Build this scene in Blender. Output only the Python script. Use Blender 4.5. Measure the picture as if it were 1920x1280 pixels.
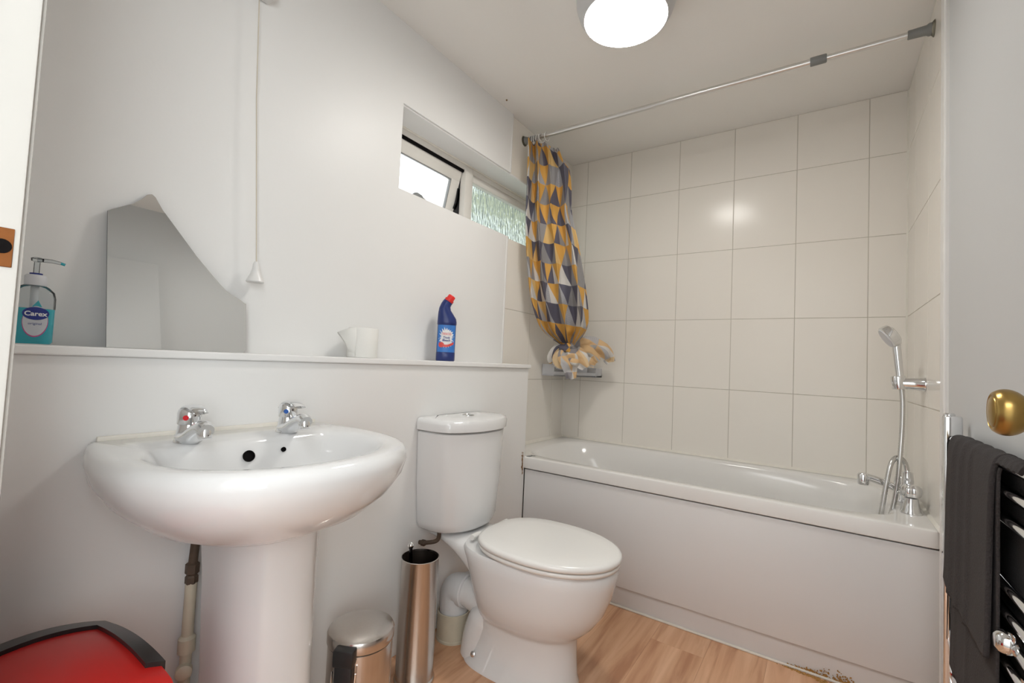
import bpy, bmesh, math, random
from mathutils import Vector, Matrix
random.seed(7)
for o in list(bpy.data.objects): bpy.data.objects.remove(o)
S = bpy.context.scene
COL = S.collection
PI = math.pi
# ------------------------------------------------------------------ camera
cam_d = bpy.data.cameras.new('camera'); cam = bpy.data.objects.new('camera', cam_d); COL.objects.link(cam)
FW = Vector((-0.56142883, 0.8262764, 0.04544203)); RT = Vector((0.82743358, 0.55970341, 0.04567022)); UP = Vector((-0.01230217, -0.06324084, 0.99792247))
cm = Matrix((RT, UP, -FW)).transposed().to_4x4(); cm.translation = Vector((1.3934, -2.6636, 1.0297))
cam.matrix_world = cm
cam_d.sensor_width = 36; cam_d.lens = 861.49 / 1920 * 36; cam_d.clip_start = .02
S.camera = cam
# ------------------------------------------------------------------ world and lights
SKY = 2.6
LAMP = 26.0
w = bpy.data.worlds.new('overcast'); S.world = w; w.use_nodes = True
bg = w.node_tree.nodes['Background']; bg.inputs[0].default_value = (0.93, 0.97, 1.0, 1); bg.inputs[1].default_value = SKY
S.view_settings.view_transform = 'Standard'; S.view_settings.look = 'None'
S.view_settings.gamma = 1; S.view_settings.use_curve_mapping = False
S.view_settings.exposure = 0.86
# the hall behind the doorway: unseen fill lights added from the side and overhead
def area(name, loc, d, sx, sy, e, col):
    l = bpy.data.lights.new(name, 'AREA'); l.shape = 'RECTANGLE'; l.size = sx; l.size_y = sy; l.energy = e; l.color = col
    o = bpy.data.objects.new(name, l); COL.objects.link(o); o.location = loc; o.rotation_euler = Vector(d).to_track_quat('-Z', 'Y').to_euler()
area('hall_fill_side', (2.50, -3.20, 1.45), (-.92, .39, .03), 1.0, 1.5, 21, (.92, .97, 1.0))  # unseen cool side light assumed in the hall, added to brighten the left wall
area('hall_fill_top', (1.15, -3.40, 2.32), (0, .05, -1), 1.2, .7, 14, (.97, .98, 1.0))  # unseen fill added at hall ceiling height to even out the room

# ------------------------------------------------------------------ materials
def nodes(name):
    m = bpy.data.materials.new(name); m.use_nodes = True
    nt = m.node_tree; b = nt.nodes['Principled BSDF']
    return m, nt, b
def N(nt, t, **kw):
    n = nt.nodes.new(t)
    for k, v in kw.items(): setattr(n, k, v)
    return n
def mat(name, col, rough=.5, metal=0, noise=0, nscale=8, bump=0, bscale=200, coat=0, spec=.5, stretch=None, trans=0, ior=1.45, rvar=0):
    m, nt, b = nodes(name)
    b.inputs['Base Color'].default_value = (*col, 1); b.inputs['Roughness'].default_value = rough; b.inputs['Metallic'].default_value = metal
    b.inputs['Coat Weight'].default_value = coat; b.inputs['Specular IOR Level'].default_value = spec
    b.inputs['Transmission Weight'].default_value = trans; b.inputs['IOR'].default_value = ior
    tc = N(nt, 'ShaderNodeTexCoord'); src = tc.outputs['Object']
    if stretch:
        mp = N(nt, 'ShaderNodeMapping'); mp.inputs['Scale'].default_value = stretch; nt.links.new(src, mp.inputs[0]); src = mp.outputs[0]
    if noise:
        nz = N(nt, 'ShaderNodeTexNoise'); nz.inputs['Scale'].default_value = nscale; nz.inputs['Detail'].default_value = 5; nt.links.new(src, nz.inputs['Vector'])
        mx = N(nt, 'ShaderNodeMix', data_type='RGBA'); mx.inputs['A'].default_value = (*[c * (1 - noise) for c in col], 1); mx.inputs['B'].default_value = (*[min(1, c * (1 + noise)) for c in col], 1)
        nt.links.new(nz.outputs['Fac'], mx.inputs['Factor']); nt.links.new(mx.outputs['Result'], b.inputs['Base Color'])
        if rvar:
            mr = N(nt, 'ShaderNodeMapRange'); mr.inputs['To Min'].default_value = max(0, rough - rvar); mr.inputs['To Max'].default_value = rough + rvar
            nt.links.new(nz.outputs['Fac'], mr.inputs['Value']); nt.links.new(mr.outputs[0], b.inputs['Roughness'])
    if bump:
        nb = N(nt, 'ShaderNodeTexNoise'); nb.inputs['Scale'].default_value = bscale; nb.inputs['Detail'].default_value = 3; nt.links.new(src, nb.inputs['Vector'])
        bp = N(nt, 'ShaderNodeBump'); bp.inputs['Strength'].default_value = bump; bp.inputs['Distance'].default_value = .002
        nt.links.new(nb.outputs['Fac'], bp.inputs['Height']); nt.links.new(bp.outputs[0], b.inputs['Normal'])
    return m
M = {}
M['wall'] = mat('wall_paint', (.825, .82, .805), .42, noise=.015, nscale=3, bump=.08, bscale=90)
M['wallR'] = mat('wall_paint_dimmed', (.60, .605, .605), .5, noise=.015, nscale=3, bump=.05, bscale=90)  # white wall paint greyed, the right wall's weaker light put into its colour
M['ceil'] = mat('ceiling_paint', (.93, .91, .875), .75, noise=.02, nscale=2, bump=.1, bscale=120)
M['grout'] = mat('grout', (.58, .54, .47), .8, noise=.15, nscale=12)
M['tile'] = mat('cream_tile', (.86, .82, .755), .19, noise=.012, nscale=2.5, bump=.03, bscale=14, spec=.28)
M['ceramic'] = mat('white_ceramic', (.78, .78, .775), .09, coat=.3, noise=.008)
M['acrylic'] = mat('bath_acrylic', (.79, .775, .75), .14, noise=.01)
M['panel'] = mat('bath_panel', (.74, .725, .715), .3, noise=.012)
M['seat'] = mat('seat_plastic', (.83, .82, .79), .17)
M['whiteplastic'] = mat('white_plastic', (.80, .79, .77), .3)
M['greyplastic'] = mat('grey_white_plastic', (.66, .67, .70), .35)
M['pipeplastic'] = mat('pipe_plastic', (.72, .73, .74), .35, noise=.04)
M['creamplastic'] = mat('cream_pipe', (.60, .55, .43), .4, noise=.12, nscale=25)
M['pvc'] = mat('window_pvc', (.78, .75, .70), .35, noise=.04, nscale=20)
M['chrome'] = mat('chrome', (.78, .79, .80), .07, 1)
M['hose'] = mat('hose_steel', (.62, .62, .61), .25, 1)
M['steel'] = mat('brushed_steel', (.60, .565, .53), .22, 1, noise=.08, nscale=30, stretch=(6, 6, .3), rvar=.06)
M['steeldark'] = mat('steel_inside', (.16, .13, .11), .4, 1)
M['brass'] = mat('aged_brass', (.40, .265, .085), .30, 1, noise=.18, nscale=40)
M['copper'] = mat('copper_plate', (.26, .10, .035), .45, 1, noise=.2, nscale=60)
M['black'] = mat('black_plastic', (.018, .017, .018), .35)
M['blacklid'] = mat('black_satin', (.022, .021, .021), .32)
M['dark'] = mat('dark_hole', (.006, .005, .005), .8, spec=.1)
M['rubber'] = mat('grey_rubber', (.23, .235, .23), .45)
M['satin'] = mat('satin_aluminium', (.74, .74, .73), .28, 1)
M['red'] = mat('red_plastic', (.62, .018, .015), .38, noise=.05, nscale=4)
M['teal'] = mat('teal_soap', (.02, .36, .44), .12, coat=.6)
M['darkchrome'] = mat('dark_chrome', (.05, .05, .055), .16, 1)
M['blue'] = mat('navy_plastic', (.018, .035, .16), .3, noise=.05)
M['capred'] = mat('red_cap', (.75, .035, .03), .35)
M['dotred'] = mat('red_dot', (.65, .02, .03), .3)
M['dotblue'] = mat('blue_dot', (.02, .10, .38), .3)
M['lblue'] = mat('label_blue', (.045, .20, .58), .4, noise=.25, nscale=30)
M['lnavy'] = mat('label_navy', (.015, .03, .22), .35)
M['lwhite'] = mat('label_white', (.80, .80, .80), .4)
M['lred'] = mat('label_red', (.72, .09, .08), .4, noise=.2, nscale=80)
M['lgrey'] = mat('label_silver', (.55, .56, .60), .4)
M['lpink'] = mat('label_magenta', (.55, .06, .25), .4)
M['paper'] = mat('toilet_paper', (.84, .83, .79), .9, bump=.2, bscale=300)
M['cord'] = mat('cord_cotton', (.66, .60, .50), .9)
M['jamb'] = mat('jamb_gloss', (.62, .605, .565), .22, noise=.03, nscale=9)
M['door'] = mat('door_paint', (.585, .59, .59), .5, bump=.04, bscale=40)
M['sealant'] = mat('white_sealant', (.80, .765, .69), .35, noise=.10, nscale=14)
M['stain'] = mat('brown_stain', (.26, .16, .08), .8, noise=.5, nscale=40)
M['oldpipe'] = mat('tarnished_copper', (.09, .06, .04), .6, noise=.4, nscale=50)
M['lamphouse'] = mat('lamp_housing', (.62, .62, .62), .35)
M['soffit'] = mat('eaves_board', (.46, .44, .16), .7, noise=.3, nscale=20)
M['hall'] = mat('hall_paint', (.78, .77, .75), .7)
M['hallfloor'] = mat('hall_carpet', (.30, .28, .26), .95)
# mirror
M['mirror'] = mat('mirror_silver', (.80, .815, .81), .015, 1)
# rust
M['rust'] = mat('rust_flakes', (.40, .21, .06), .9, noise=.55, nscale=110)
# lamp diffuser
def emis(name, col, s):
    m, nt, b = nodes(name); b.inputs['Base Color'].default_value = (.9, .9, .9, 1)
    b.inputs['Emission Color'].default_value = (*col, 1); b.inputs['Emission Strength'].default_value = s
    return m
M['diffuser'] = emis('lamp_diffuser', (1.0, .975, .925), LAMP)
# clear pane: see-through with a fresnel reflection
def pane(name, tint, rough):
    m = bpy.data.materials.new(name); m.use_nodes = True; nt = m.node_tree; nt.nodes.clear()
    out = N(nt, 'ShaderNodeOutputMaterial'); mx = N(nt, 'ShaderNodeMixShader'); fr = N(nt, 'ShaderNodeFresnel'); fr.inputs[0].default_value = 1.3
    tr = N(nt, 'ShaderNodeBsdfTransparent'); tr.inputs[0].default_value = (*tint, 1)
    gl = N(nt, 'ShaderNodeBsdfGlossy'); gl.inputs['Roughness'].default_value = rough
    nt.links.new(fr.outputs[0], mx.inputs[0]); nt.links.new(tr.outputs[0], mx.inputs[1]); nt.links.new(gl.outputs[0], mx.inputs[2]); nt.links.new(mx.outputs[0], out.inputs[0])
    return m
M['glass'] = pane('clear_glass', (.97, .98, .98), .02)
M['clearplastic'] = pane('clear_plastic', (.86, .88, .89), .12)
M['suction'] = pane('clear_suction_pad', (.88, .88, .82), .1)
def frosted():
    m = bpy.data.materials.new('textured_glass'); m.use_nodes = True; nt = m.node_tree; nt.nodes.clear()
    out = N(nt, 'ShaderNodeOutputMaterial'); mx = N(nt, 'ShaderNodeMixShader'); mx.inputs[0].default_value = .25
    tc = N(nt, 'ShaderNodeTexCoord'); mp = N(nt, 'ShaderNodeMapping'); mp.inputs['Scale'].default_value = (1, 1, .35); nt.links.new(tc.outputs['Object'], mp.inputs[0])
    vo = N(nt, 'ShaderNodeTexVoronoi'); vo.inputs['Scale'].default_value = 70; nt.links.new(mp.outputs[0], vo.inputs['Vector'])
    nz = N(nt, 'ShaderNodeTexNoise'); nz.inputs['Scale'].default_value = 30; nz.inputs['Detail'].default_value = 4; nt.links.new(mp.outputs[0], nz.inputs['Vector'])
    ad = N(nt, 'ShaderNodeMath', operation='ADD'); nt.links.new(vo.outputs['Distance'], ad.inputs[0]); nt.links.new(nz.outputs['Fac'], ad.inputs[1])
    bp = N(nt, 'ShaderNodeBump'); bp.inputs['Strength'].default_value = .9; bp.inputs['Distance'].default_value = .01; nt.links.new(ad.outputs[0], bp.inputs['Height'])
    rf = N(nt, 'ShaderNodeBsdfRefraction'); rf.inputs['Roughness'].default_value = .18; rf.inputs['IOR'].default_value = 1.25; 
    rc = N(nt, 'ShaderNodeValToRGB'); rc.color_ramp.elements[0].position = .35; rc.color_ramp.elements[0].color = (.27, .285, .27, 1); rc.color_ramp.elements[1].position = .95; rc.color_ramp.elements[1].color = (.48, .50, .48, 1)
    nt.links.new(ad.outputs[0], rc.inputs[0]); nt.links.new(rc.outputs[0], rf.inputs['Color'])
    tl = N(nt, 'ShaderNodeBsdfTranslucent'); tl.inputs[0].default_value = (.5, .55, .52, 1)
    nt.links.new(bp.outputs[0], rf.inputs['Normal']); nt.links.new(bp.outputs[0], tl.inputs['Normal'])
    nt.links.new(rf.outputs[0], mx.inputs[1]); nt.links.new(tl.outputs[0], mx.inputs[2]); nt.links.new(mx.outputs[0], out.inputs[0])
    return m
M['frosted'] = frosted()
# laminate planks: grain runs along Y, each plank its own offset
def laminate():
    m, nt, b = nodes('oak_laminate'); b.inputs['Roughness'].default_value = .38
    tc = N(nt, 'ShaderNodeTexCoord'); oi = N(nt, 'ShaderNodeObjectInfo')
    mp = N(nt, 'ShaderNodeMapping'); mp.inputs['Scale'].default_value = (14, 1.3, 1); nt.links.new(tc.outputs['Object'], mp.inputs[0])
    ml = N(nt, 'ShaderNodeMath', operation='MULTIPLY'); ml.inputs[1].default_value = 40; nt.links.new(oi.outputs['Random'], ml.inputs[0])
    n1 = N(nt, 'ShaderNodeTexNoise', noise_dimensions='4D'); n1.inputs['Scale'].default_value = 1.6; n1.inputs['Detail'].default_value = 7; n1.inputs['Distortion'].default_value = .9
    nt.links.new(mp.outputs[0], n1.inputs['Vector']); nt.links.new(ml.outputs[0], n1.inputs['W'])
    r = N(nt, 'ShaderNodeValToRGB'); r.color_ramp.elements[0].position = .33; r.color_ramp.elements[0].color = (.46, .225, .12, 1)
    r.color_ramp.elements[1].position = .68; r.color_ramp.elements[1].color = (.76, .47, .295, 1)
    e = r.color_ramp.elements.new(.5); e.color = (.65, .37, .215, 1)
    nt.links.new(n1.outputs['Fac'], r.inputs[0])
    hs = N(nt, 'ShaderNodeHueSaturation'); mr = N(nt, 'ShaderNodeMapRange'); mr.inputs['To Min'].default_value = .92; mr.inputs['To Max'].default_value = 1.08
    nt.links.new(oi.outputs['Random'], mr.inputs[0]); nt.links.new(mr.outputs[0], hs.inputs['Value']); nt.links.new(r.outputs[0], hs.inputs['Color'])
    nt.links.new(hs.outputs[0], b.inputs['Base Color'])
    return m
M['laminate'] = laminate()
# shower curtain print: rows of triangles
def curtain_mat(side):
    m, nt, b = nodes('triangle_print_' + side); b.inputs['Roughness'].default_value = .75
    L = nt.links.new
    uv = N(nt, 'ShaderNodeTexCoord'); sp = N(nt, 'ShaderNodeSeparateXYZ'); L(uv.outputs['UV'], sp.inputs[0])
    def mth(op, a, c=None):
        n = N(nt, 'ShaderNodeMath', operation=op)
        for i, v in enumerate((a, c)):
            if v is None: continue
            if isinstance(v, (int, float)): n.inputs[i].default_value = v
            else: L(v, n.inputs[i])
        return n.outputs[0]
    x = mth('DIVIDE', sp.outputs[0], .105); y = mth('DIVIDE', sp.outputs[1], .106)
    row = mth('FLOOR', y); fy = mth('FRACT', y)
    par = mth('MULTIPLY', mth('MODULO', mth('ABSOLUTE', row), 2.0), .5)
    xs = mth('ADD', x, par)
    hf = mth('MULTIPLY', fy, .5)
    p = mth('ADD', xs, hf); q = mth('SUBTRACT', xs, hf)
    a = mth('FLOOR', p); c = mth('FLOOR', q)
    # is the triangle pointing down (a == c) or up
    up = mth('COMPARE', a, c)
    nt.nodes[-1].inputs[2].default_value = .1
    # split a share of the triangles down the middle: centre line of up / down triangles
    half = mth('FLOOR', mth('MULTIPLY', xs, 2.0))
    def wn(i, j, k):
        cx = N(nt, 'ShaderNodeCombineXYZ')
        for s_, v in enumerate((i, j, k)):
            if isinstance(v, (int, float)): cx.inputs[s_].default_value = v
            else: L(v, cx.inputs[s_])
        n = N(nt, 'ShaderNodeTexWhiteNoise', noise_dimensions='3D'); L(cx.outputs[0], n.inputs['Vector']); return n.outputs['Value']
    a2 = mth('ADD', mth('MULTIPLY', a, 7.13), row)
    r1 = wn(a2, c, 3.7)
    r2 = wn(a2, c, mth('ADD', mth('MULTIPLY', half, 1.37), 11.3))
    spl = N(nt, 'ShaderNodeMix'); L(up, spl.inputs['Factor']); spl.inputs['A'].default_value = .30; spl.inputs['B'].default_value = .80
    dosplit = mth('GREATER_THAN', wn(a2, c, 29.1), spl.outputs['Result'])
    mixv = N(nt, 'ShaderNodeMix'); L(dosplit, mixv.inputs['Factor']); L(r1, mixv.inputs['A']); L(r2, mixv.inputs['B'])
    def crmp(cols):
        ramp = N(nt, 'ShaderNodeValToRGB'); cr = ramp.color_ramp; cr.interpolation = 'CONSTANT'
        cr.elements[0].position = 0; cr.elements[0].color = (*cols[0][1], 1); cr.elements[1].position = cols[1][0]; cr.elements[1].color = (*cols[1][1], 1)
        for pz_, cc in cols[2:]:
            e = cr.elements.new(pz_); e.color = (*cc, 1)
        L(mixv.outputs['Result'], ramp.inputs[0]); return ramp.outputs[0]
    YEL, DRK, MID, LGT, WHT, PAL = (.68, .375, .085), (.105, .10, .135), (.29, .28, .28), (.47, .47, .485), (.66, .635, .60), (.72, .48, .19)
    dn = crmp([(0, YEL), (.56, DRK), (.88, MID), (.95, PAL)])
    upc = crmp([(0, MID), (.30, WHT), (.46, DRK), (.62, LGT), (.88, YEL), (.94, PAL)])
    rmx = N(nt, 'ShaderNodeMix', data_type='RGBA'); L(up, rmx.inputs['Factor']); L(upc, rmx.inputs['A']); L(dn, rmx.inputs['B'])
    # fine hatching on some of the pale triangles
    st = mth('GREATER_THAN', mth('FRACT', mth('DIVIDE', sp.outputs[1], .0055)), .6)
    ht = mth('MULTIPLY', st, mth('MULTIPLY', mth('SUBTRACT', 1.0, up), mth('MULTIPLY', mth('GREATER_THAN', mixv.outputs['Result'], .66), mth('LESS_THAN', mixv.outputs['Result'], .86))))
    mxc = N(nt, 'ShaderNodeMix', data_type='RGBA'); L(ht, mxc.inputs['Factor']); L(rmx.outputs['Result'], mxc.inputs['A']); mxc.inputs['B'].default_value = (.24, .235, .26, 1)
    res = mxc.outputs['Result']
    if side == 'back':
        mw = N(nt, 'ShaderNodeMix', data_type='RGBA'); mw.inputs['Factor'].default_value = .30; L(res, mw.inputs['A']); mw.inputs['B'].default_value = (.68, .64, .60, 1); res = mw.outputs['Result']
    L(res, b.inputs['Base Color'])
    nz = N(nt, 'ShaderNodeTexNoise'); nz.inputs['Scale'].default_value = 60; bp = N(nt, 'ShaderNodeBump'); bp.inputs['Strength'].default_value = .15; bp.inputs['Distance'].default_value = .004
    L(nz.outputs['Fac'], bp.inputs['Height']); L(bp.outputs[0], b.inputs['Normal'])
    return m
M['curtain'] = curtain_mat('front'); M['curtainback'] = curtain_mat('back')
def towel_mat(name, col):
    m, nt, b = nodes(name); b.inputs['Roughness'].default_value = .95; b.inputs['Sheen Weight'].default_value = .04; b.inputs['Sheen Roughness'].default_value = .6; b.inputs['Specular IOR Level'].default_value = .1
    tc = N(nt, 'ShaderNodeTexCoord')
    nz = N(nt, 'ShaderNodeTexNoise'); nz.inputs['Scale'].default_value = 300; nz.inputs['Detail'].default_value = 6; nt.links.new(tc.outputs['Object'], nz.inputs['Vector'])
    mx = N(nt, 'ShaderNodeMix', data_type='RGBA'); mx.inputs['A'].default_value = (*[c * .7 for c in col], 1); mx.inputs['B'].default_value = (*[c * 1.35 for c in col], 1)
    nt.links.new(nz.outputs['Fac'], mx.inputs['Factor']); nt.links.new(mx.outputs['Result'], b.inputs['Base Color'])
    bp = N(nt, 'ShaderNodeBump'); bp.inputs['Strength'].default_value = 1; bp.inputs['Distance'].default_value = .0025
    nt.links.new(nz.outputs['Fac'], bp.inputs['Height']); nt.links.new(bp.outputs[0], b.inputs['Normal'])
    return m
M['towel'] = towel_mat('charcoal_terry', (.050, .044, .043))

# ------------------------------------------------------------------ mesh helpers (world coordinates)
OFF = {}
class MB:
    def __init__(s): s.v = []; s.f = []; s.uv = None
    def add(s, v, f):
        n = len(s.v); s.v += [Vector(p) for p in v]; s.f += [tuple(i + n for i in q) for q in f]; return s
    def box(s, lo, hi, bev=0, seg=2, rot=None):
        lo = Vector(lo); hi = Vector(hi); bm = bmesh.new(); bmesh.ops.create_cube(bm, size=1)
        c = (lo + hi) / 2; d = hi - lo
        for v in bm.verts: v.co = Vector((v.co.x * d.x, v.co.y * d.y, v.co.z * d.z))
        if bev: bmesh.ops.bevel(bm, geom=bm.edges[:], offset=bev, segments=seg, affect='EDGES', profile=.5)
        if rot is not None:
            for v in bm.verts: v.co = rot @ v.co
        bm.verts.index_update()
        s.add([v.co + c for v in bm.verts], [[v.index for v in f.verts] for f in bm.faces]); bm.free(); return s
    def rings(s, rings, cap0=False, cap1=False, closed=True):
        n = len(rings[0]); v = [p for r in rings for p in r]; f = []
        for i in range(len(rings) - 1):
            for j in range(n if closed else n - 1):
                k = (j + 1) % n; f.append((i * n + j, i * n + k, (i + 1) * n + k, (i + 1) * n + j))
        if cap0: f.append(tuple(range(n - 1, -1, -1)))
        if cap1: f.append(tuple((len(rings) - 1) * n + j for j in range(n)))
        return s.add(v, f)
    def lathe(s, prof, base=(0, 0, 0), axis=(0, 0, 1), n=40, cap0=True, cap1=True, sx=1, sy=1, xdir=None):
        ax = Vector(axis).normalized()
        xd = Vector(xdir) if xdir else (Vector((1, 0, 0)) if abs(ax.x) < .9 else Vector((0, 1, 0)))
        xd = (xd - ax * xd.dot(ax)).normalized(); yd = ax.cross(xd); b = Vector(base)
        R = [[b + ax * h + xd * (r * sx * math.cos(2 * PI * j / n)) + yd * (r * sy * math.sin(2 * PI * j / n)) for j in range(n)] for r, h in prof]
        return s.rings(R, cap0, cap1)
    def tube(s, pts, r, n=12, cap=True):
        pts = [Vector(p) for p in pts]; R = []; prev = None
        rr = r if isinstance(r, (list, tuple)) else [r] * len(pts)
        for i, p in enumerate(pts):
            t = (pts[min(i + 1, len(pts) - 1)] - pts[max(i - 1, 0)]).normalized()
            if prev is None:
                prev = Vector((0, 0, 1)) if abs(t.z) < .9 else Vector((1, 0, 0))
            a = (prev - t * prev.dot(t)).normalized(); prev = a; c = t.cross(a)
            R.append([p + a * rr[i] * math.cos(2 * PI * j / n) + c * rr[i] * math.sin(2 * PI * j / n) for j in range(n)])
        return s.rings(R, cap, cap)
    def prism(s, poly, ext):
        n = len(poly); e = Vector(ext); v = [Vector(p) for p in poly] + [Vector(p) + e for p in poly]
        f = [tuple(range(n - 1, -1, -1)), tuple(range(n, 2 * n))] + [(j, (j + 1) % n, (j + 1) % n + n, j + n) for j in range(n)]
        return s.add(v, f)
    def torus(s, c, R, r, ax, n=24, m=8):
        ax = Vector(ax).normalized(); xd = (Vector((0, 0, 1)) if abs(ax.z) < .9 else Vector((1, 0, 0))); xd = (xd - ax * xd.dot(ax)).normalized(); yd = ax.cross(xd); c = Vector(c)
        rs = []
        for i in range(n + 1):
            t = 2 * PI * i / n; d = xd * math.cos(t) + yd * math.sin(t)
            rs.append([c + d * (R + r * math.cos(2 * PI * j / m)) + ax * r * math.sin(2 * PI * j / m) for j in range(m)])
        return s.rings(rs)
    def build(s, name, m, parent=None, loc=None, smooth=40, uv=None, fix=True):
        off = OFF[parent] if parent is not None else Vector(loc if loc is not None else (0, 0, 0))
        me = bpy.data.meshes.new(name); me.from_pydata([tuple(p - off) for p in s.v], [], s.f)
        if fix:
            bm = bmesh.new(); bm.from_mesh(me); bmesh.ops.recalc_face_normals(bm, faces=bm.faces); bm.to_mesh(me); bm.free()
        ms = m if isinstance(m, (list, tuple)) else [m]
        for x in ms: me.materials.append(M[x] if isinstance(x, str) else x)
        if smooth:
            me.polygons.foreach_set('use_smooth', [True] * len(me.polygons))
            if smooth < 180: me.set_sharp_from_angle(angle=math.radians(smooth))
        if uv:
            ul = me.uv_layers.new(name='UVMap')
            for lp in me.loops: ul.data[lp.index].uv = uv[lp.vertex_index]
        me.update()
        o = bpy.data.objects.new(name, me); COL.objects.link(o)
        if parent is not None: o.parent = parent
        else: o.location = off
        OFF[o] = off
        return o
def tag(o, label=None, cat=None, group=None, kind=None):
    if label: o['label'] = label
    if cat: o['category'] = cat
    if group: o['group'] = group
    if kind: o['kind'] = kind
    return o
def thing(name, loc, label, cat, group=None, kind=None):
    o = bpy.data.objects.new(name, None); COL.objects.link(o); o.location = loc; o.empty_display_size = .05
    OFF[o] = Vector(loc); return tag(o, label, cat, group, kind)
def struct(name, mb, m, label=None, cat=None, smooth=0, loc=(0, 0, 0)):
    return tag(mb.build(name, m, loc=loc, smooth=smooth), label, cat, kind='structure')
def sell(cx, cy, a, b, n, z, N_=72, front=None):
    out = []
    for j in range(N_):
        t = 2 * PI * j / N_; c, s_ = math.cos(t), math.sin(t)
        out.append(Vector((cx + a * math.copysign(abs(c) ** (2 / n), c), cy + b * math.copysign(abs(s_) ** (2 / n), s_), z)))
    return out
def smoothpts(pts, k=8):
    """Catmull-Rom through pts"""
    P = [Vector(p) for p in pts]; P = [P[0] * 2 - P[1]] + P + [P[-1] * 2 - P[-2]]; out = []
    for i in range(1, len(P) - 2):
        for j in range(k):
            t = j / k; a, b, c, d = P[i - 1:i + 3]
            out.append(.5 * ((2 * b) + (c - a) * t + (2 * a - 5 * b + 4 * c - d) * t * t + (3 * b - a - 3 * c + d) * t ** 3))
    out.append(P[-2]); return out
def text_mesh(txt, size, bold=0):
    cu = bpy.data.curves.new('t', 'FONT'); cu.body = txt; cu.size = size; cu.align_x = 'CENTER'; cu.align_y = 'CENTER'; cu.resolution_u = 3; cu.offset = bold
    o = bpy.data.objects.new('t', cu); COL.objects.link(o); dg = bpy.context.evaluated_depsgraph_get(); dg.update()
    me = bpy.data.meshes.new_from_object(o.evaluated_get(dg)); v = [tuple(p.co) for p in me.vertices]; f = [tuple(p.vertices) for p in me.polygons]
    bpy.data.objects.remove(o); bpy.data.curves.remove(cu); bpy.data.meshes.remove(me); return v, f

# ------------------------------------------------------------------ the room
W = 1.70; H = 2.348; YB = -.7274; YN = -2.57; XL = .18
ZROW = [.562, .9371, 1.3122, 1.6873, 2.0624, H]
floor = struct('floor', MB().box((-.3, -2.75, -.06), (2.0, .2, -.012)), 'grout', 'oak laminate plank floor of the bathroom', 'floor')
pm = {}
def piece(cache, key, maker, name, m, parent, loc):
    if key not in cache:
        o = maker().build(name, m, loc=(0, 0, 0), smooth=0); cache[key] = o.data; COL.objects.unlink(o); bpy.data.objects.remove(o)
    o = bpy.data.objects.new(name, cache[key]); COL.objects.link(o); o.parent = parent; o.location = Vector(loc) - OFF[parent]; OFF[o] = OFF[parent]; return o
pw, pl = .19, 1.2
for i in range(9):
    x0 = .10 + i * pw; off = (i * .43) % pl
    y = -2.72 - off
    while y < -.60:
        ya, yb = max(y, -2.72), min(y + pl, -.60)
        if yb - ya > .02:
            xa, xb = x0, min(x0 + pw, 1.705); L_ = round(yb - ya, 4); wd = round(xb - xa, 4)
            piece(pm, (L_, wd), lambda: MB().box((0, 0, -.012), (wd - .0003, L_ - .0003, 0), .0003, 1), 'plank', 'laminate', floor, (xa, ya, 0))
        y += pl
struct('ceiling', MB().box((-.3, -2.75, H), (2.0, .2, H + .06)), 'ceil', 'flat off-white painted ceiling', 'ceiling')
# walls: bodies sit behind the visible faces
WY0, WY1, WZ0, WZ1 = -1.465, -.06, 1.69, 2.03
wl = MB()
wl.box((-.26, -2.75, 0), (0.012, WY0, H)).box((-.26, WY0, 0), (.012, -.72, WZ0)).box((-.26, WY0, WZ1), (.012, -.72, H))
wall_left = struct('wall_left', wl, 'wall', 'white painted wall with the high window', 'wall')
wl2 = MB(); wl2.box((-.26, -.72, 0), (-.0015, WY1, WZ0 - .004)).box((-.26, -.72, WZ1 + .004), (-.0015, WY1, H)).box((-.26, WY1, 0), (-.0015, .2, H))
wall_leftb = struct('wall_left_bath', wl2, 'grout', 'cream tiled wall at the curtain end of the bath', 'wall')
struct('wall_left_lower', MB().box((0.0, -2.62, 0), (XL, -.72, 1.004), .002), 'wall', 'white boxed-in lower wall behind basin and toilet', 'wall')
# edging strip at the end of the painted wall
struct('trim_1', MB().box((.0, -.724, 1.022), (.016, -.714, WZ0), .003).box((.0, -.724, WZ1), (.016, -.714, H), .003), 'whiteplastic', 'thin white plastic edging strip where paint meets tiles by the curtain', 'trim')
wb = MB().box((-.26, .0015, 0), (2.0, .2, H)); wall_back = struct('wall_back', wb, 'grout', 'cream tiled wall along the long side of the bath', 'wall')
wr = MB().box((W + .0015, -.80, 0), (2.0, .2, H)); wall_rightb = struct('wall_right_bath', wr, 'grout', 'cream tiled wall behind the shower head', 'wall')
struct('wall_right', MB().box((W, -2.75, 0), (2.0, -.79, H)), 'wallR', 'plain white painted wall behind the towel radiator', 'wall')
struct('trim_2', MB().box((W - .012, -.815, 0), (W + .02, -.765, H), .004), 'whiteplastic', 'white vertical edging strip between the shower tiles and the painted wall', 'trim')
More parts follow.
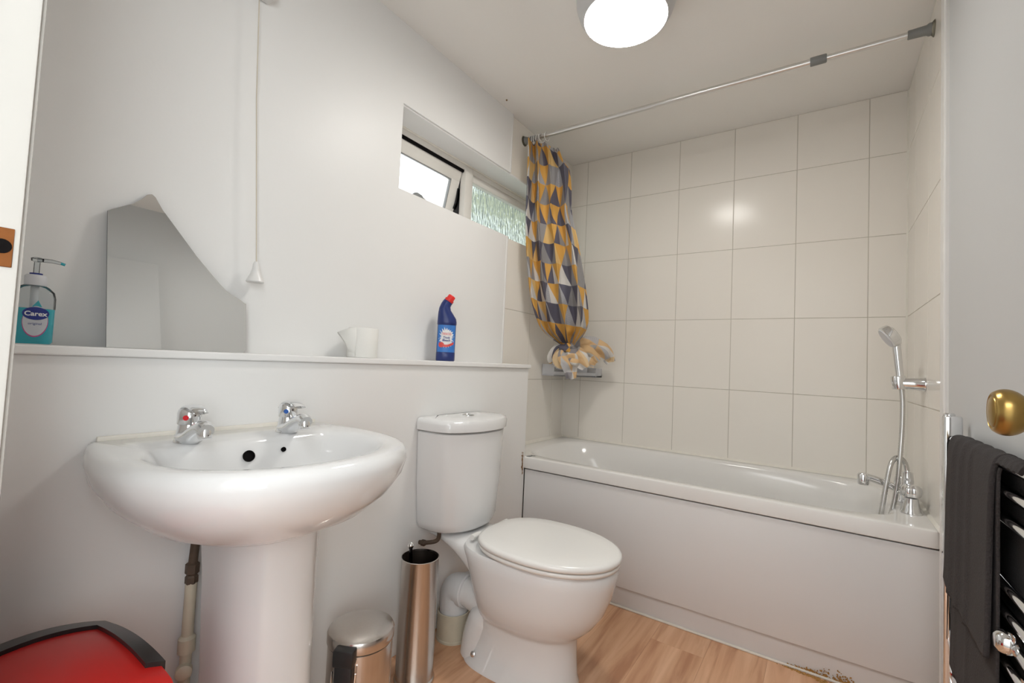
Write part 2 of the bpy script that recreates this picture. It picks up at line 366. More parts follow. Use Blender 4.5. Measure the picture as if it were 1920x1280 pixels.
# near wall with the doorway the picture is taken from
wn_ = MB().box((-.26, YN - .13, 0), (.735, YN, H)).box((.735, YN - .13, 2.03), (W, YN, H))
struct('wall_front', wn_, 'wall', 'white wall with the doorway', 'wall')
jb = thing('door_frame', (.75, YN - .06, 0), 'white gloss door frame post with a copper strike plate', 'door frame')
jb['kind'] = 'structure'
jm = MB().box((.735, YN - .135, 0), (.76, YN + .000, 2.03), .002); jm.build('jamb', 'jamb', jb)
MB().box((.70, YN, 0), (.752, YN + .004, 2.06), .0015).build('architrave', 'jamb', jb)
MB().box((.755, YN - .135, 0), (.775, YN - .048, 2.02), .002).build('door_stop', 'jamb', jb)
sp_ = MB().box((.7595, -2.60, 1.097), (.7612, -2.5745, 1.1335), .0004, 1).build('strike_plate', 'copper', jb); tag(sp_, 'copper strike plate')
MB().lathe([(.0068, 0), (.0068, .0006)], (.7612, -2.5822, 1.116), (1, 0, 0), 20).build('latch_hole', 'dark', sp_)
# the hall behind
struct('wall_hall', MB().box((-.6, -4.1, 0), (2.6, -4.0, H)).box((-.7, -4.1, 0), (-.6, -2.7, H)).box((2.6, -4.1, 0), (2.7, -2.7, H)), 'hall', 'hall walls beyond the doorway', 'wall')
struct('floor_hall', MB().box((-.7, -4.1, -.06), (2.7, -2.74, -.001)), 'hallfloor', 'dark hall carpet beyond the doorway', 'floor')
struct('ceiling_hall', MB().box((-.7, -4.1, H), (2.7, -2.74, H + .06)), 'hall', 'hall ceiling beyond the doorway', 'ceiling')
# tiles
tc_ = {}
g = .0014
def tile(parent, wall, u0, u1, z0, z1):
    du, dz = round(u1 - u0, 4), round(z1 - z0, 4); key = (wall, du, dz)
    if wall == 'B': piece(tc_, key, lambda: MB().box((g, 0, g), (du - g, .008, dz - g), .0010, 2), 'tile', 'tile', parent, (u0, 0, z0))
    elif wall == 'L': piece(tc_, key, lambda: MB().box((-.008, g, g), (0, du - g, dz - g), .0010, 2), 'tile', 'tile', parent, (0, u0, z0))
    else: piece(tc_, key, lambda: MB().box((0, g, g), (.008, du - g, dz - g), .0010, 2), 'tile', 'tile', parent, (W, u0, z0))
XC = [0] + [.119 + .2882 * k for k in range(6)] + [W]
for i in range(7):
    for k in range(5): tile(wall_back, 'B', XC[i], XC[i + 1], ZROW[k], ZROW[k + 1])
YC = [-.718, -.440, -.152, 0]
for i in range(3):
    for k in range(3): tile(wall_leftb, 'L', YC[i], YC[i + 1], ZROW[k], ZROW[k + 1])
    tile(wall_leftb, 'L', YC[i], YC[i + 1], WZ1 + .003, H)
tile(wall_leftb, 'L', WY1, 0, ZROW[3], WZ1 + .003)
YR = [-.770, -.482, -.194, 0]
for i in range(3):
    for k in range(5): tile(wall_rightb, 'R', YR[i], YR[i + 1], ZROW[k], ZROW[k + 1])
# corner and bath sealant beads
sb = MB()
for x in (.0, W):
    sg = 1 if x == 0 else -1
    sb.prism([(x - .001 * sg, .001, .575), (x + .006 * sg, .001, .575), (x - .001 * sg, -.006, .575)], (0, 0, H - .575))
zs = .571
sb.prism([(0, .001, zs), (0, -.011, zs), (0, .001, zs + .011)], (W, 0, 0))
sb.prism([(-.001, -.72, zs), (.014, -.72, zs), (-.001, -.72, zs + .018)], (0, .72, 0))
sb.prism([(W + .001, -.75, zs), (W - .009, -.75, zs), (W + .001, -.75, zs + .010)], (0, .75, 0))
struct('trim_3', sb, 'sealant', 'off-white silicone bead around the bath and tiled corners', 'sealant')
# ledge board on top of the boxing
struct('trim_4', MB().box((0, -2.60, 1.004), (XL + .010, -.712, 1.022), .003), 'wall', 'white painted ledge board carrying bottles and mirror', 'ledge')
struct('trim_5', MB().box((XL, -.703, 0), (W, -.690, .009), .003), 'sealant', 'white sealant line between laminate and bath plinth', 'sealant')

# ------------------------------------------------------------------ window
win = thing('window_1', (-.13, -.76, 1.69), 'narrow high window with an open clear sash beside a textured pane', 'window', kind='structure')
FX0, FX1 = -.19, -.125
def bar(name, lo, hi, b=.004, m='pvc', p=win): return MB().box(lo, hi, b).build(name, m, p)
bar('frame_head', (FX0, WY0, 1.995), (FX1, WY1, 2.045))
bar('frame_sill', (FX0, WY0, 1.665), (FX1, WY1, 1.71))
bar('frame_side', (FX0, WY0 - .02, 1.67), (FX1, WY0 + .03, 2.04)); bar('frame_side', (FX0, WY1 - .04, 1.67), (FX1, WY1 + .02, 2.04))
bar('mullion', (FX0, -.925, 1.69), (FX1 + .008, -.865, 2.01))
bar('frame_bead', (FX0 + .02, -.865, 1.958), (FX1 - .008, WY1, 1.998)); bar('frame_bead', (FX0 + .02, -.872, 1.70), (FX1 - .01, -.848, 1.98))
fx = MB().box((-.168, -.86, 1.70), (-.162, WY1 - .03, 1.975)).build('fixed_pane', 'frosted', win, smooth=0); tag(fx, 'frosted textured glass pane')
# dark shadow gap and sealing gasket above the sash
bar('gasket', (-.150, WY0 + .03, 1.982), (-.129, -.925, 1.997), .001, 'dark')
# sash: hung at the top, swung outwards
hp = Vector((-.140, 0, 1.985)); ang = math.radians(13); rt = Matrix.Rotation(ang, 3, 'Y')
def sashbox(lo, hi, b=.004):
    mb = MB().box(lo, hi, b)
    mb.v = [hp + rt @ (p - hp) for p in mb.v]; return mb
SY0, SY1, SZ0, SZ1 = WY0 + .028, -.930, 1.655, 1.985
sash = sashbox((-.178, SY0, SZ1 - .058), (-.138, SY1, SZ1)).build('sash', 'pvc', win)
sashbox((-.178, SY1 - .062, SZ0), (-.138, SY1, SZ1 - .05)).build('sash_stile', 'pvc', sash); sashbox((-.178, SY0, SZ0), (-.138, SY0 + .03, SZ1 - .05)).build('sash_stile', 'pvc', sash)
sashbox((-.178, SY0, SZ0 - .03), (-.138, SY1, SZ0 + .03)).build('sash_bottom_rail', 'pvc', sash)
sg_ = MB()
for lo, hi in (((-.150, SY0 + .03, SZ1 - .063), (-.1375, SY1 - .062, SZ1 - .058)), ((-.150, SY1 - .067, SZ0 + .03), (-.1375, SY1 - .062, SZ1 - .058))):
    b_ = sashbox(lo, hi, 0); sg_.add(b_.v, b_.f)
sg_.build('glazing_gasket', 'rubber', sash)
sashbox((-.162, SY0 + .02, SZ0 + .02), (-.157, SY1 - .055, SZ1 - .05), 0).build('clear_pane', 'glass', sash, smooth=0)
hd = MB().tube(smoothpts([(-.150, -1.215, 1.745), (-.128, -1.205, 1.778), (-.122, -1.18, 1.778), (-.124, -1.13, 1.768), (-.126, -1.06, 1.758)], 6), [.004] * 4 + [.011] * 10 + [.007] * 11, 10)
hd.v = [hp + rt @ (p - hp) for p in hd.v]; hd.build('handle', 'rubber', sash)
st_ = MB().box((-.20, -.929, 1.70), (-.150, -.926, 1.98)).tube(smoothpts([(-.155, -.935, 1.90), (-.17, -.936, 1.82), (-.215, -.938, 1.76), (-.175, -.936, 1.72)], 8), .004, 8)
st_.build('stay', 'darkchrome', win)
tag(struct('trim_6', MB().box((-.62, -.50, 2.05), (-.27, .5, 2.08)), 'soffit', 'yellow-green eaves board outside above the textured window pane', 'eaves'))
struct('trim_7', MB().box((-.26, WY0 + .001, WZ1 - .006), (.004, WY1, WZ1 + .003)), 'wall', 'underside lining above the window recess', 'trim')
struct('trim_8', MB().box((-.125, WY0 + .02, 2.018), (-.115, WY1, 2.034), .003), 'sealant', 'rough sealant line along the top of the window frame', 'sealant')

# ------------------------------------------------------------------ bath
bath = thing('bathtub', (.85, -.36, 0), 'white acrylic bathtub with plain white front panel against cream tiles', 'bathtub')
tb = MB(); NR = 128
cx, cy = .85, (YB + 0) / 2
R_ = []
def rr(x0, x1, y0, y1, n, z): return sell((x0 + x1) / 2, (y0 + y1) / 2, (x1 - x0) / 2, (y1 - y0) / 2, n, z, NR)
R_ += [rr(.002, 1.698, YB + .004, -.002, 80, .515), rr(.001, 1.699, YB, -.001, 80, .518), rr(.001, 1.699, YB, -.001, 80, .561), rr(.003, 1.698, YB + .002, -.002, 80, .567), rr(.008, 1.694, YB + .007, -.005, 70, .5700), rr(.016, 1.69, YB + .016, -.008, 60, .5705)]
R_ += [rr(.105, 1.618, -.676, -.052, 6.0, .5698), rr(.114, 1.609, -.668, -.060, 5.6, .5665), rr(.124, 1.600, -.660, -.068, 5.2, .555), rr(.165, 1.584, -.646, -.082, 4.8, .48), rr(.25, 1.555, -.625, -.103, 4.2, .34), rr(.36, 1.51, -.600, -.13, 3.8, .22), rr(.43, 1.45, -.565, -.165, 3.4, .165), rr(.52, 1.36, -.51, -.22, 3, .15), rr(.90, .94, -.375, -.355, 2, .145)]
tb.rings(R_, False, True); tb.build('tub', 'acrylic', bath, smooth=40)
MB().box((.184, YB + .006, .095), (W - .002, YB + .018, .511), .0025).build('front_panel', 'panel', bath)
MB().box((.184, -.697, 0.002), (W - .002, -.685, .13), .002).build('plinth', 'panel', bath)
MB().lathe([(.0, 0), (.026, 0), (.026, .006), (.02, .009), (0, .009)], (.165 + .02, -.36, .45), (1, 0, .25), 24).build('overflow_cover', 'chrome', bath)
tag(MB().box((.186, -.716, .570), (.205, -.690, .573), .001).box((.19, -.68, .5705), (.215, -.672, .573), .001).build('chip_mark', 'rubber', bath), 'grey scuff at the rim corner')
# bath mixer: two pillars, crosspiece, spout, diverter with hose outlet
TX, TY = 1.652, -.44
mx_ = MB()
for y in (TY - .09, TY + .09):
    mx_.lathe([(.030, 0), (.030, .004), (.026, .012), (.021, .040), (.020, .052), (.012, .056)], (TX, y, .5705), n=28)
mx_.tube([(TX, TY - .09, .612), (TX, TY + .09, .612)], .017, 20)
mx_.lathe([(.016, 0), (.022, .012), (.022, .030), (.018, .040), (.018, .060), (.0155, .066), (.0155, .085), (.0, .087)], (TX, TY, .612), n=24)
mixer = mx_.build('mixer_tap', 'chrome', bath)
for y in (TY - .09, TY + .09):
    p = [(.012, 0), (.024, .004), (.028, .016), (.026, .034), (.018, .043), (0, .045)]
    k = MB(); n = 36; rs = []
    for r, h in p: rs.append([Vector((TX + r * (1 + .07 * math.cos(6 * 2 * PI * j / n)) * math.cos(2 * PI * j / n), y + r * (1 + .07 * math.cos(6 * 2 * PI * j / n)) * math.sin(2 * PI * j / n), .624 + h)) for j in range(n)])
    k.rings(rs, True, True).build('tap_handle', 'chrome', mixer)
MB().tube(smoothpts([(TX - .01, TY, .622), (TX - .05, TY, .640), (TX - .10, TY, .655), (TX - .125, TY, .658)], 6), [.013] * 12 + [.013] * 3 + [.014] * 4, 18).lathe([(.0, -.026), (.017, -.026), (.019, -.018), (.019, .010), (.014, .016), (0, .016)], (TX - .128, TY, .655), n=22).build('spout', 'chrome', mixer)
MB().tube([(TX + .0, TY - .012, .672), (TX - .0, TY - .05, .676)], .006, 10).build('diverter_lever', 'chrome', mixer)

# ------------------------------------------------------------------ hand shower
sh = thing('hand_shower', (1.7, -.44, .98), 'chrome hand shower on a wall bracket with ribbed metal hose', 'hand shower')
SYB = -.44
br = MB().lathe([(.026, 0), (.026, .004), (.0245, .006), (.020, .066), (.018, .084), (.012, .094), (0, .096)], (1.6995, SYB, 1.018), (-1, 0, 0), 28)
br.build('wall_bracket', 'chrome', sh)
MB().lathe([(.021, -.022), (.0225, -.018), (.0225, .022), (.021, .026)], (1.626, SYB, 1.018), Vector((-.10, .02, 1)), 24).build('cradle', 'chrome', sh)
hd0 = Vector((1.632, SYB, 1.005)); hd1 = Vector((1.618, SYB + .006, 1.165))
MB().tube([hd0, hd0.lerp(hd1, .1), hd0.lerp(hd1, .5), hd1], [.011, .012, .0125, .014], 18).build('handle', 'chrome', sh)
hax = Vector((-.83, -.12, -.54)).normalized()   # spray direction
hc = Vector((1.605, SYB + .006, 1.196))
hdm = MB().lathe([(0, -.016), (.030, -.014), (.042, -.006), (.044, .004), (.044, .018), (.040, .021), (0, .021)], hc, hax, 36); hdm.build('spray_head', 'chrome', sh)
MB().lathe([(.037, .0205), (.036, .0235), (0, .024)], hc, hax, 32).build('spray_face', 'greyplastic', sh)
HY = SYB - .034
hose_path = smoothpts([(1.634, SYB, 1.0), (1.637, SYB - .004, .94), (1.634, SYB - .016, .84), (1.626, HY, .73), (1.618, HY - .002, .64), (1.606, HY - .004, .56), (1.588, HY - .008, .50), (1.568, HY - .02, .470), (1.560, HY - .036, .485), (1.572, HY - .036, .55), (1.588, HY - .026, .66), (1.602, HY - .012, .728), (1.624, SYB - .018, .748), (1.644, SYB - .004, .730), (1.652, SYB, .695)], 24)
rad = [.0073 + (.0009 if i % 2 else -.0003) for i in range(len(hose_path))]
MB().tube(hose_path, rad, 12).build('hose', 'hose', sh, smooth=180)
MB().lathe([(.0095, 0), (.011, .004), (.011, .012), (.0085, .020)], (1.652, SYB, .682), n=16).build('hose_nut', 'chrome', sh)

# ------------------------------------------------------------------ corner caddy
cd = thing('corner_caddy', (.08, -.1, .96), 'small grey-white corner shelf under the knotted curtain', 'shelf')
Z0, Z1 = .962, 1.030
MB().prism([(.003, -.003, Z0), (.003, -.285, Z0), (.085, -.285, Z0), (.265, -.085, Z0), (.265, -.003, Z0)], (0, 0, .008)).build('base', 'greyplastic', cd, smooth=0)
MB().box((.003, -.285, Z0), (.085, -.278, Z1), .002).build('end_panel', 'greyplastic', cd); MB().box((.258, -.085, Z0), (.265, -.003, Z1 - .012), .002).box((.205, -.090, Z0), (.265, -.083, Z1 - .012), .002).build('end_panel', 'greyplastic', cd)
MB().prism([(.085, -.285, Z0), (.0815, -.2815, Z0), (.2615, -.0815, Z0), (.265, -.085, Z0)], (0, 0, .026)).build('front_lip', 'greyplastic', cd, smooth=0)
MB().box((.003, -.278, Z0), (.007, -.003, Z1), .001).box((.007, -.007, Z0), (.258, -.003, Z1 - .012), .001).build('back_panel', 'greyplastic', cd)

# ------------------------------------------------------------------ curtain rod and curtain
RY, RZ = -.58, 2.262
rod = thing('shower_rod', (.85, RY, RZ), 'telescopic chrome shower rod spanning the bath under the ceiling', 'shower rod')
MB().tube([(.03, RY, RZ), (1.36, RY, RZ)], .0125, 20).build('outer_tube', 'satin', rod)
MB().tube([(1.34, RY, RZ), (1.67, RY, RZ)], .0108, 20).build('inner_tube', 'satin', rod)
MB().lathe([(.0155, 0), (.0165, .002), (.0165, .050), (.0145, .054)], (1.336, RY, RZ), (1, 0, 0), 24).build('collar', 'rubber', rod)
for x, d in ((.008, 1), (1.692, -1)):
    MB().lathe([(.021, 0), (.0215, .006), (.0165, .014), (.0155, .05), (.0155, .062), (.0125, .064)], (x, RY, RZ), (d, 0, 0), 24).build('end_cap', 'rubber', rod)
    MB().lathe([(.028, 0), (.027, .002), (.018, .010)], (x - .008 * d, RY, RZ), (d, 0, 0), 24).build('suction_pad', 'suction', rod)
cur = thing('shower_curtain', (.13, -.50, 1.0), 'bunched shower curtain printed with yellow and grey triangles, knotted at the foot', 'curtain')
#  (z, left point xy, right point xy, fold depth)
K = [(2.228, (.034, -.600), (.225, -.550), .022), (2.10, (.036, -.598), (.250, -.515), .034), (1.98, (.036, -.595), (.258, -.49), .042), (1.84, (.034, -.590), (.262, -.478), .046), (1.70, (.034, -.580), (.294, -.460), .050), (1.53, (.036, -.550), (.318, -.430), .052), (1.39, (.038, -.510), (.334, -.400), .052), (1.28, (.046, -.455), (.330, -.365), .050), (1.215, (.060, -.400), (.300, -.335), .044), (1.165, (.105, -.340), (.245, -.305), .030), (1.135, (.155, -.315), (.215, -.298), .016)]
def lerpK(t):
    f = t * (len(K) - 1); i = min(int(f), len(K) - 2); s_ = f - i
    def g4(fn):
        a, b, c, d = [fn(K[max(0, min(len(K) - 1, q))]) for q in (i - 1, i, i + 1, i + 2)]
        return .5 * (2 * b + (c - a) * s_ + (2 * a - 5 * b + 4 * c - d) * s_ ** 2 + (3 * b - a - 3 * c + d) * s_ ** 3)
    return [g4(lambda k: k[0]), g4(lambda k: k[1][0]), g4(lambda k: k[1][1]), g4(lambda k: k[2][0]), g4(lambda k: k[2][1]), g4(lambda k: k[3])]
NU, NV = 300, 120
cv = []; cuv = []; cf = []
D_ = Vector((.56, -.83, 0))
FR = 3.9; WF = .70
def crow(t, mul):
    z, lx, ly, rx, ry, A = lerpK(t); A_ = Vector((lx, ly, z)); B_ = Vector((rx, ry, z)); row = []
    for iu in range(NU + 1):
        u = iu / NU
        ph = 2 * PI * FR * u + .5 * math.sin(2.1 * t + 1) + .8 * math.sin(5 * u)
        fold = .5 + .5 * math.sin(ph + .55 * math.sin(ph))
        uu = u + .028 * math.cos(ph) * math.sin(PI * u)
        amp = mul * (.70 + .30 * math.sin(2.3 * PI * u + 1.3 + t))
        p = A_.lerp(B_, uu) + D_ * (amp * fold + .003 * math.sin(23 * u + 31 * t) + .002 * math.sin(57 * t + 9 * u))
        p.x = max(p.x, .012); row.append(p)
    L = [0]
    for a, b in zip(row, row[1:]): L.append(L[-1] + (b - a).length)
    return z, row, L
for iv in range(NV + 1):
    t = iv / NV; lo_, hi_ = .004, .085 if t < .8 else .085 - .06 * (t - .8) / .2
    for _ in range(14):
        mid = (lo_ + hi_) / 2
        if crow(t, mid)[2][-1] < WF: lo_ = mid
        else: hi_ = mid
    z, row, L = crow(t, (lo_ + hi_) / 2); k = 0
    for iu in range(NU + 1):      # resample at equal steps of fabric
        tgt = L[-1] * iu / NU
        while k < NU - 1 and L[k + 1] < tgt: k += 1
        p = row[k].lerp(row[k + 1], min(1, max(0, (tgt - L[k]) / max(1e-9, L[k + 1] - L[k])))); u = iu / NU
        if t < .12:   # top droops between the rings and falls at the free end
            dr = (1 - t / .12); p.z -= dr * (.010 * (.5 - .5 * math.cos(2 * PI * 6 * u)) + .115 * max(0, u - .50) / .50)
        cv.append(p); cuv.append((WF * u, 2.232 - z - .05 * u))
for iv in range(NV):
    for iu in range(NU):
        a = iv * (NU + 1) + iu; cf.append((a, a + 1, a + NU + 2, a + NU + 1))
mb = MB(); mb.v = cv; mb.f = cf
sheet = mb.build('drape', 'curtain', cur, smooth=180, uv=cuv, fix=False)
# knot and tail
kc = Vector((.190, -.322, 1.125))
kn = MB(); kuv = []
rs = []; n = 40
for i in range(15):
    ph = PI * i / 14; ring = []
    for j in range(n):
        th = 2 * PI * j / n; r = .034 * (1 + .20 * math.sin(3 * th + 4 * ph) + .12 * math.sin(7 * th - 6 * ph))
        ring.append(kc + RT * (r * 1.5 * math.sin(ph) * math.cos(th)) + D_ * (r * math.sin(ph) * math.sin(th)) + Vector((0, 0, r * .8 * math.cos(ph)))); kuv.append((.4 + j / n * .3, 1.1 + i / 14 * .15))
    rs.append(ring)
kn.rings(rs); kn.build('knot', 'curtain', cur, smooth=180, uv=kuv)
from mathutils import noise as mno
def petal(dirs, width, seed, m='curtainback', crump=.016):
    """a crumpled tongue of cloth from the knot along a path of points"""
    random.seed(seed); path = smoothpts([kc + Vector((0, 0, -.01))] + dirs, 9); nu = 40; v = []; uv = []; f = []; L_ = 0
    ph0 = random.random() * 6
    for i, p in enumerate(path):
        if i: L_ += (p - path[i - 1]).length
        t = i / (len(path) - 1); tg = (path[min(i + 1, len(path) - 1)] - path[max(i - 1, 0)]).normalized()
        sd = tg.cross(D_).normalized(); nrm = sd.cross(tg)
        wd = width * (.30 + .80 * math.sin(PI * min(1, .10 + .78 * t)))
        for j in range(nu + 1):
            u = j / nu - .5; q0 = Vector((u * width * 15 + ph0, L_ * 9, seed * 1.7))
            c1 = abs(mno.noise(q0)) * 2 - .5; c2 = mno.noise(q0 * 2.3)
            q = p + sd * (u * wd + .006 * c2) + nrm * (crump * (.4 + t) * (c1 * 1.5 + .35 * c2) - .10 * wd * (2 * u) ** 2 * (1 - t) )
            q.z += .006 * mno.noise(q0 * 1.4 + Vector((5, 5, 5)))
            q.x = max(q.x, .012); q.y = min(q.y, -.012); v.append(q); uv.append((u * width * 1.4 + ph0, L_ + ph0))
    for i in range(len(path) - 1):
        for j in range(nu): a = i * (nu + 1) + j; f.append((a, a + 1, a + nu + 2, a + nu + 1))
    b_ = MB(); b_.v = v; b_.f = f; return b_.build('tail', m, cur, smooth=60, uv=uv, fix=False)
V = Vector
petal([V((.205, -.365, 1.090)), V((.225, -.365, 1.04)), V((.232, -.345, .955))], .095, 3)
petal([V((.150, -.345, 1.105)), V((.115, -.345, 1.070)), V((.100, -.330, 1.045))], .075, 8, 'curtain')
petal([V((.245, -.29, 1.150)), V((.300, -.22, 1.150)), V((.350, -.165, 1.115)), V((.375, -.135, 1.055))], .085, 5)
petal([V((.23, -.30, 1.11)), V((.280, -.245, 1.085)), V((.32, -.205, 1.045))], .11, 11)
petal([V((.225, -.350, 1.100)), V((.275, -.335, 1.065)), V((.295, -.300, 1.03))], .10, 21)
petal([V((.175, -.360, 1.085)), V((.165, -.355, 1.045)), V((.180, -.335, 1.02))], .085, 31)
# rings
for x in (.048, .058, .076, .084, .102, .112, .142):
    MB().torus((x, RY, RZ - .008), .0235, .0022, (1, random.uniform(-.25, .25), random.uniform(-.1, .1))).build('ring', 'whiteplastic', cur, smooth=180)

# ------------------------------------------------------------------ ceiling lamp
LX, LY = .800, -1.172
lamp = thing('ceiling_lamp', (LX, LY, H), 'round white flush ceiling lamp with a glowing disc', 'lamp')
MB().lathe([(.170, 0), (.174, -.012), (.172, -.035), (.162, -.066), (.150, -.086), (.143, -.093), (.141, -.088)], (LX, LY, H - .0005), n=64, cap0=True, cap1=False).build('housing', 'lamphouse', lamp)
MB().lathe([(.1415, -.088), (.1415, -.094), (.130, -.098), (.09, -.102), (.04, -.1035), (.001, -.104)], (LX, LY, H), n=64, cap0=True).build('diffuser', 'diffuser', lamp, smooth=180)
tag(MB().lathe([(.0045, 0), (.004, -.004), (0, -.005)], (.057, -.843, H), n=12).build('ceiling_screw', 'stain', loc=(.057, -.843, H)), 'small rusty screw head in the ceiling above the window', 'screw')

# ------------------------------------------------------------------ pull switch
pcx, pcy = .045, -2.000
pc = thing('pull_cord_switch', (pcx, pcy, 1.25), 'white bathroom pull cord with bell-shaped end hanging beside the mirror', 'pull cord')
MB().lathe([(.018, 0), (.040, .004), (.043, .012), (.043, .06)], (.055, -2.045, 2.052), n=32).box((.0125, -2.088, 2.056), (.055, -2.002, 2.11), .004).build('switch_box', 'whiteplastic', pc)
MB().tube([(pcx, -2.045, 2.056), (pcx, -2.032, 1.75), (pcx, pcy, 1.285)], .0016, 8).build('cord', 'cord', pc)
MB().lathe([(.005, 0), (.008, -.007), (.0095, -.022), (.014, -.037), (.0215, -.052), (.0235, -.057), (.022, -.060), (.007, -.053)], (pcx, pcy, 1.284), n=28).build('bell', 'whiteplastic', pc)

# ------------------------------------------------------------------ mirror (broken piece leaning on the wall)
mo = [(-2.325, 1.0225), (-2.331, 1.335), (-2.322, 1.342), (-2.285, 1.366), (-2.268, 1.383), (-2.257, 1.398), (-2.248, 1.402), (-2.241, 1.397), (-2.225, 1.368), (-2.200, 1.335), (-2.150, 1.268), (-2.104, 1.215), (-2.080, 1.190), (-2.066, 1.180), (-2.042, 1.168), (-2.026, 1.158), (-2.026, 1.031), (-2.034, 1.0225)]
def mp_(y, z, d): t = (z - 1.0225) / .39; return Vector((.078 - .058 * t + d, y, z))
mb = MB(); n = len(mo); mb.v = [mp_(y, z, 0) for y, z in mo] + [mp_(y, z, -.004) for y, z in mo]
mb.f = [tuple(range(n))]
mir = thing('mirror', (.06, -2.18, 1.0225), 'frameless irregular piece of mirror standing on the ledge', 'mirror')
mb.build('glass', 'mirror', mir, smooth=0)
mb = MB(); mb.v = [mp_(y, z, 0) for y, z in mo] + [mp_(y, z, -.004) for y, z in mo]; mb.f = [(j, (j + 1) % n, (j + 1) % n + n, j + n) for j in range(n)] + [tuple(range(2 * n - 1, n - 1, -1))]
mb.build('edge', 'darkchrome', mir, smooth=0)

# ------------------------------------------------------------------ washbasin
BY = -2.120
sink = thing('washbasin', (.42, BY, 0), 'white ceramic washbasin on a pedestal with two chrome taps', 'washbasin')
NB = 96
def plan(aw, ab, af, xf, z, xb, sq=2.3):
    """closed outline: flat-ish back at xb with half width ab, widest aw, front xf; af is where it is widest"""
    out = []
    for j in range(NB):
        t = 2 * PI * j / NB; c, s_ = math.cos(t), math.sin(t)
        if c >= 0: x = af + (xf - af) * abs(c) ** (2 / sq); y = aw * math.copysign(abs(s_) ** (2 / sq), s_)
        else:
            k = abs(c); x = af - (af - xb) * min(1, k * 1.35) ; 
            y = math.copysign(abs(s_), s_) * aw
            if k * 1.35 <= 1: y = math.copysign(aw - (aw - ab) * (k * 1.35) ** 2, s_)
            else: y = s_ / math.sqrt(1 - (1 / 1.35) ** 2) * ab
        out.append(Vector((x, BY + y, z)))
    return out
rs = [plan(.105, .095, .37, .47, .655, .19), plan(.150, .13, .37, .545, .668, .185), plan(.205, .18, .37, .605, .695, .183), plan(.250, .215, .37, .650, .735, .182), plan(.276, .238, .37, .677, .775, .182), plan(.284, .247, .37, .686, .805, .182), plan(.282, .249, .37, .684, .821, .182), plan(.274, .246, .37, .676, .8305, .184), plan(.262, .24, .37, .664, .8335, .19)]
rs += [plan(.232, .20, .42, .636, .831, .315, 2.2), plan(.222, .19, .42, .626, .826, .325, 2.2), plan(.212, .18, .42, .616, .812, .332, 2.2), plan(.190, .16, .42, .594, .770, .345, 2.2), plan(.150, .12, .42, .55, .720, .36, 2.2), plan(.09, .07, .42, .49, .692, .38, 2.1), plan(.02, .02, .42, .44, .686, .40, 2)]
MB().rings(rs, True, True).build('basin', 'ceramic', sink, smooth=60)
MB().box((.1808, BY - .235, .826), (.188, BY + .245, .842), .002).build('sealant_bead', 'sealant', sink)
pd = []; PYC = BY + .026
for z, s_, dy in ((0, 1.06, .016), (.03, 1.04, .016), (.1, .97, .015), (.35, .95, .010), (.55, .98, .004), (.64, 1.02, 0), (.676, 1.06, 0)):
    ring = []
    for j in range(48):
        t = -PI / 2 + PI * j / 47; c, q = math.cos(t), math.sin(t)
        ring.append(Vector((.345 + .135 * s_ * abs(c) ** .85, PYC + dy + .103 * s_ * math.copysign(abs(q) ** .9, q), z)))
    ring += [Vector((.29, PYC + dy + .100 * s_, z)), Vector((.29, PYC + dy + .088 * s_, z))]
    for j in range(24):
        t = PI / 2 - PI * j / 23; c, q = math.cos(t), math.sin(t)
        ring.append(Vector((.34 + .12 * s_ * abs(c) ** .85, PYC + dy + .090 * s_ * math.copysign(abs(q) ** .9, q), z)))
    ring += [Vector((.29, PYC + dy - .088 * s_, z)), Vector((.29, PYC + dy - .100 * s_, z))]
    pd.append(ring)
MB().rings(pd, True, True).build('pedestal', 'ceramic', sink, smooth=50)
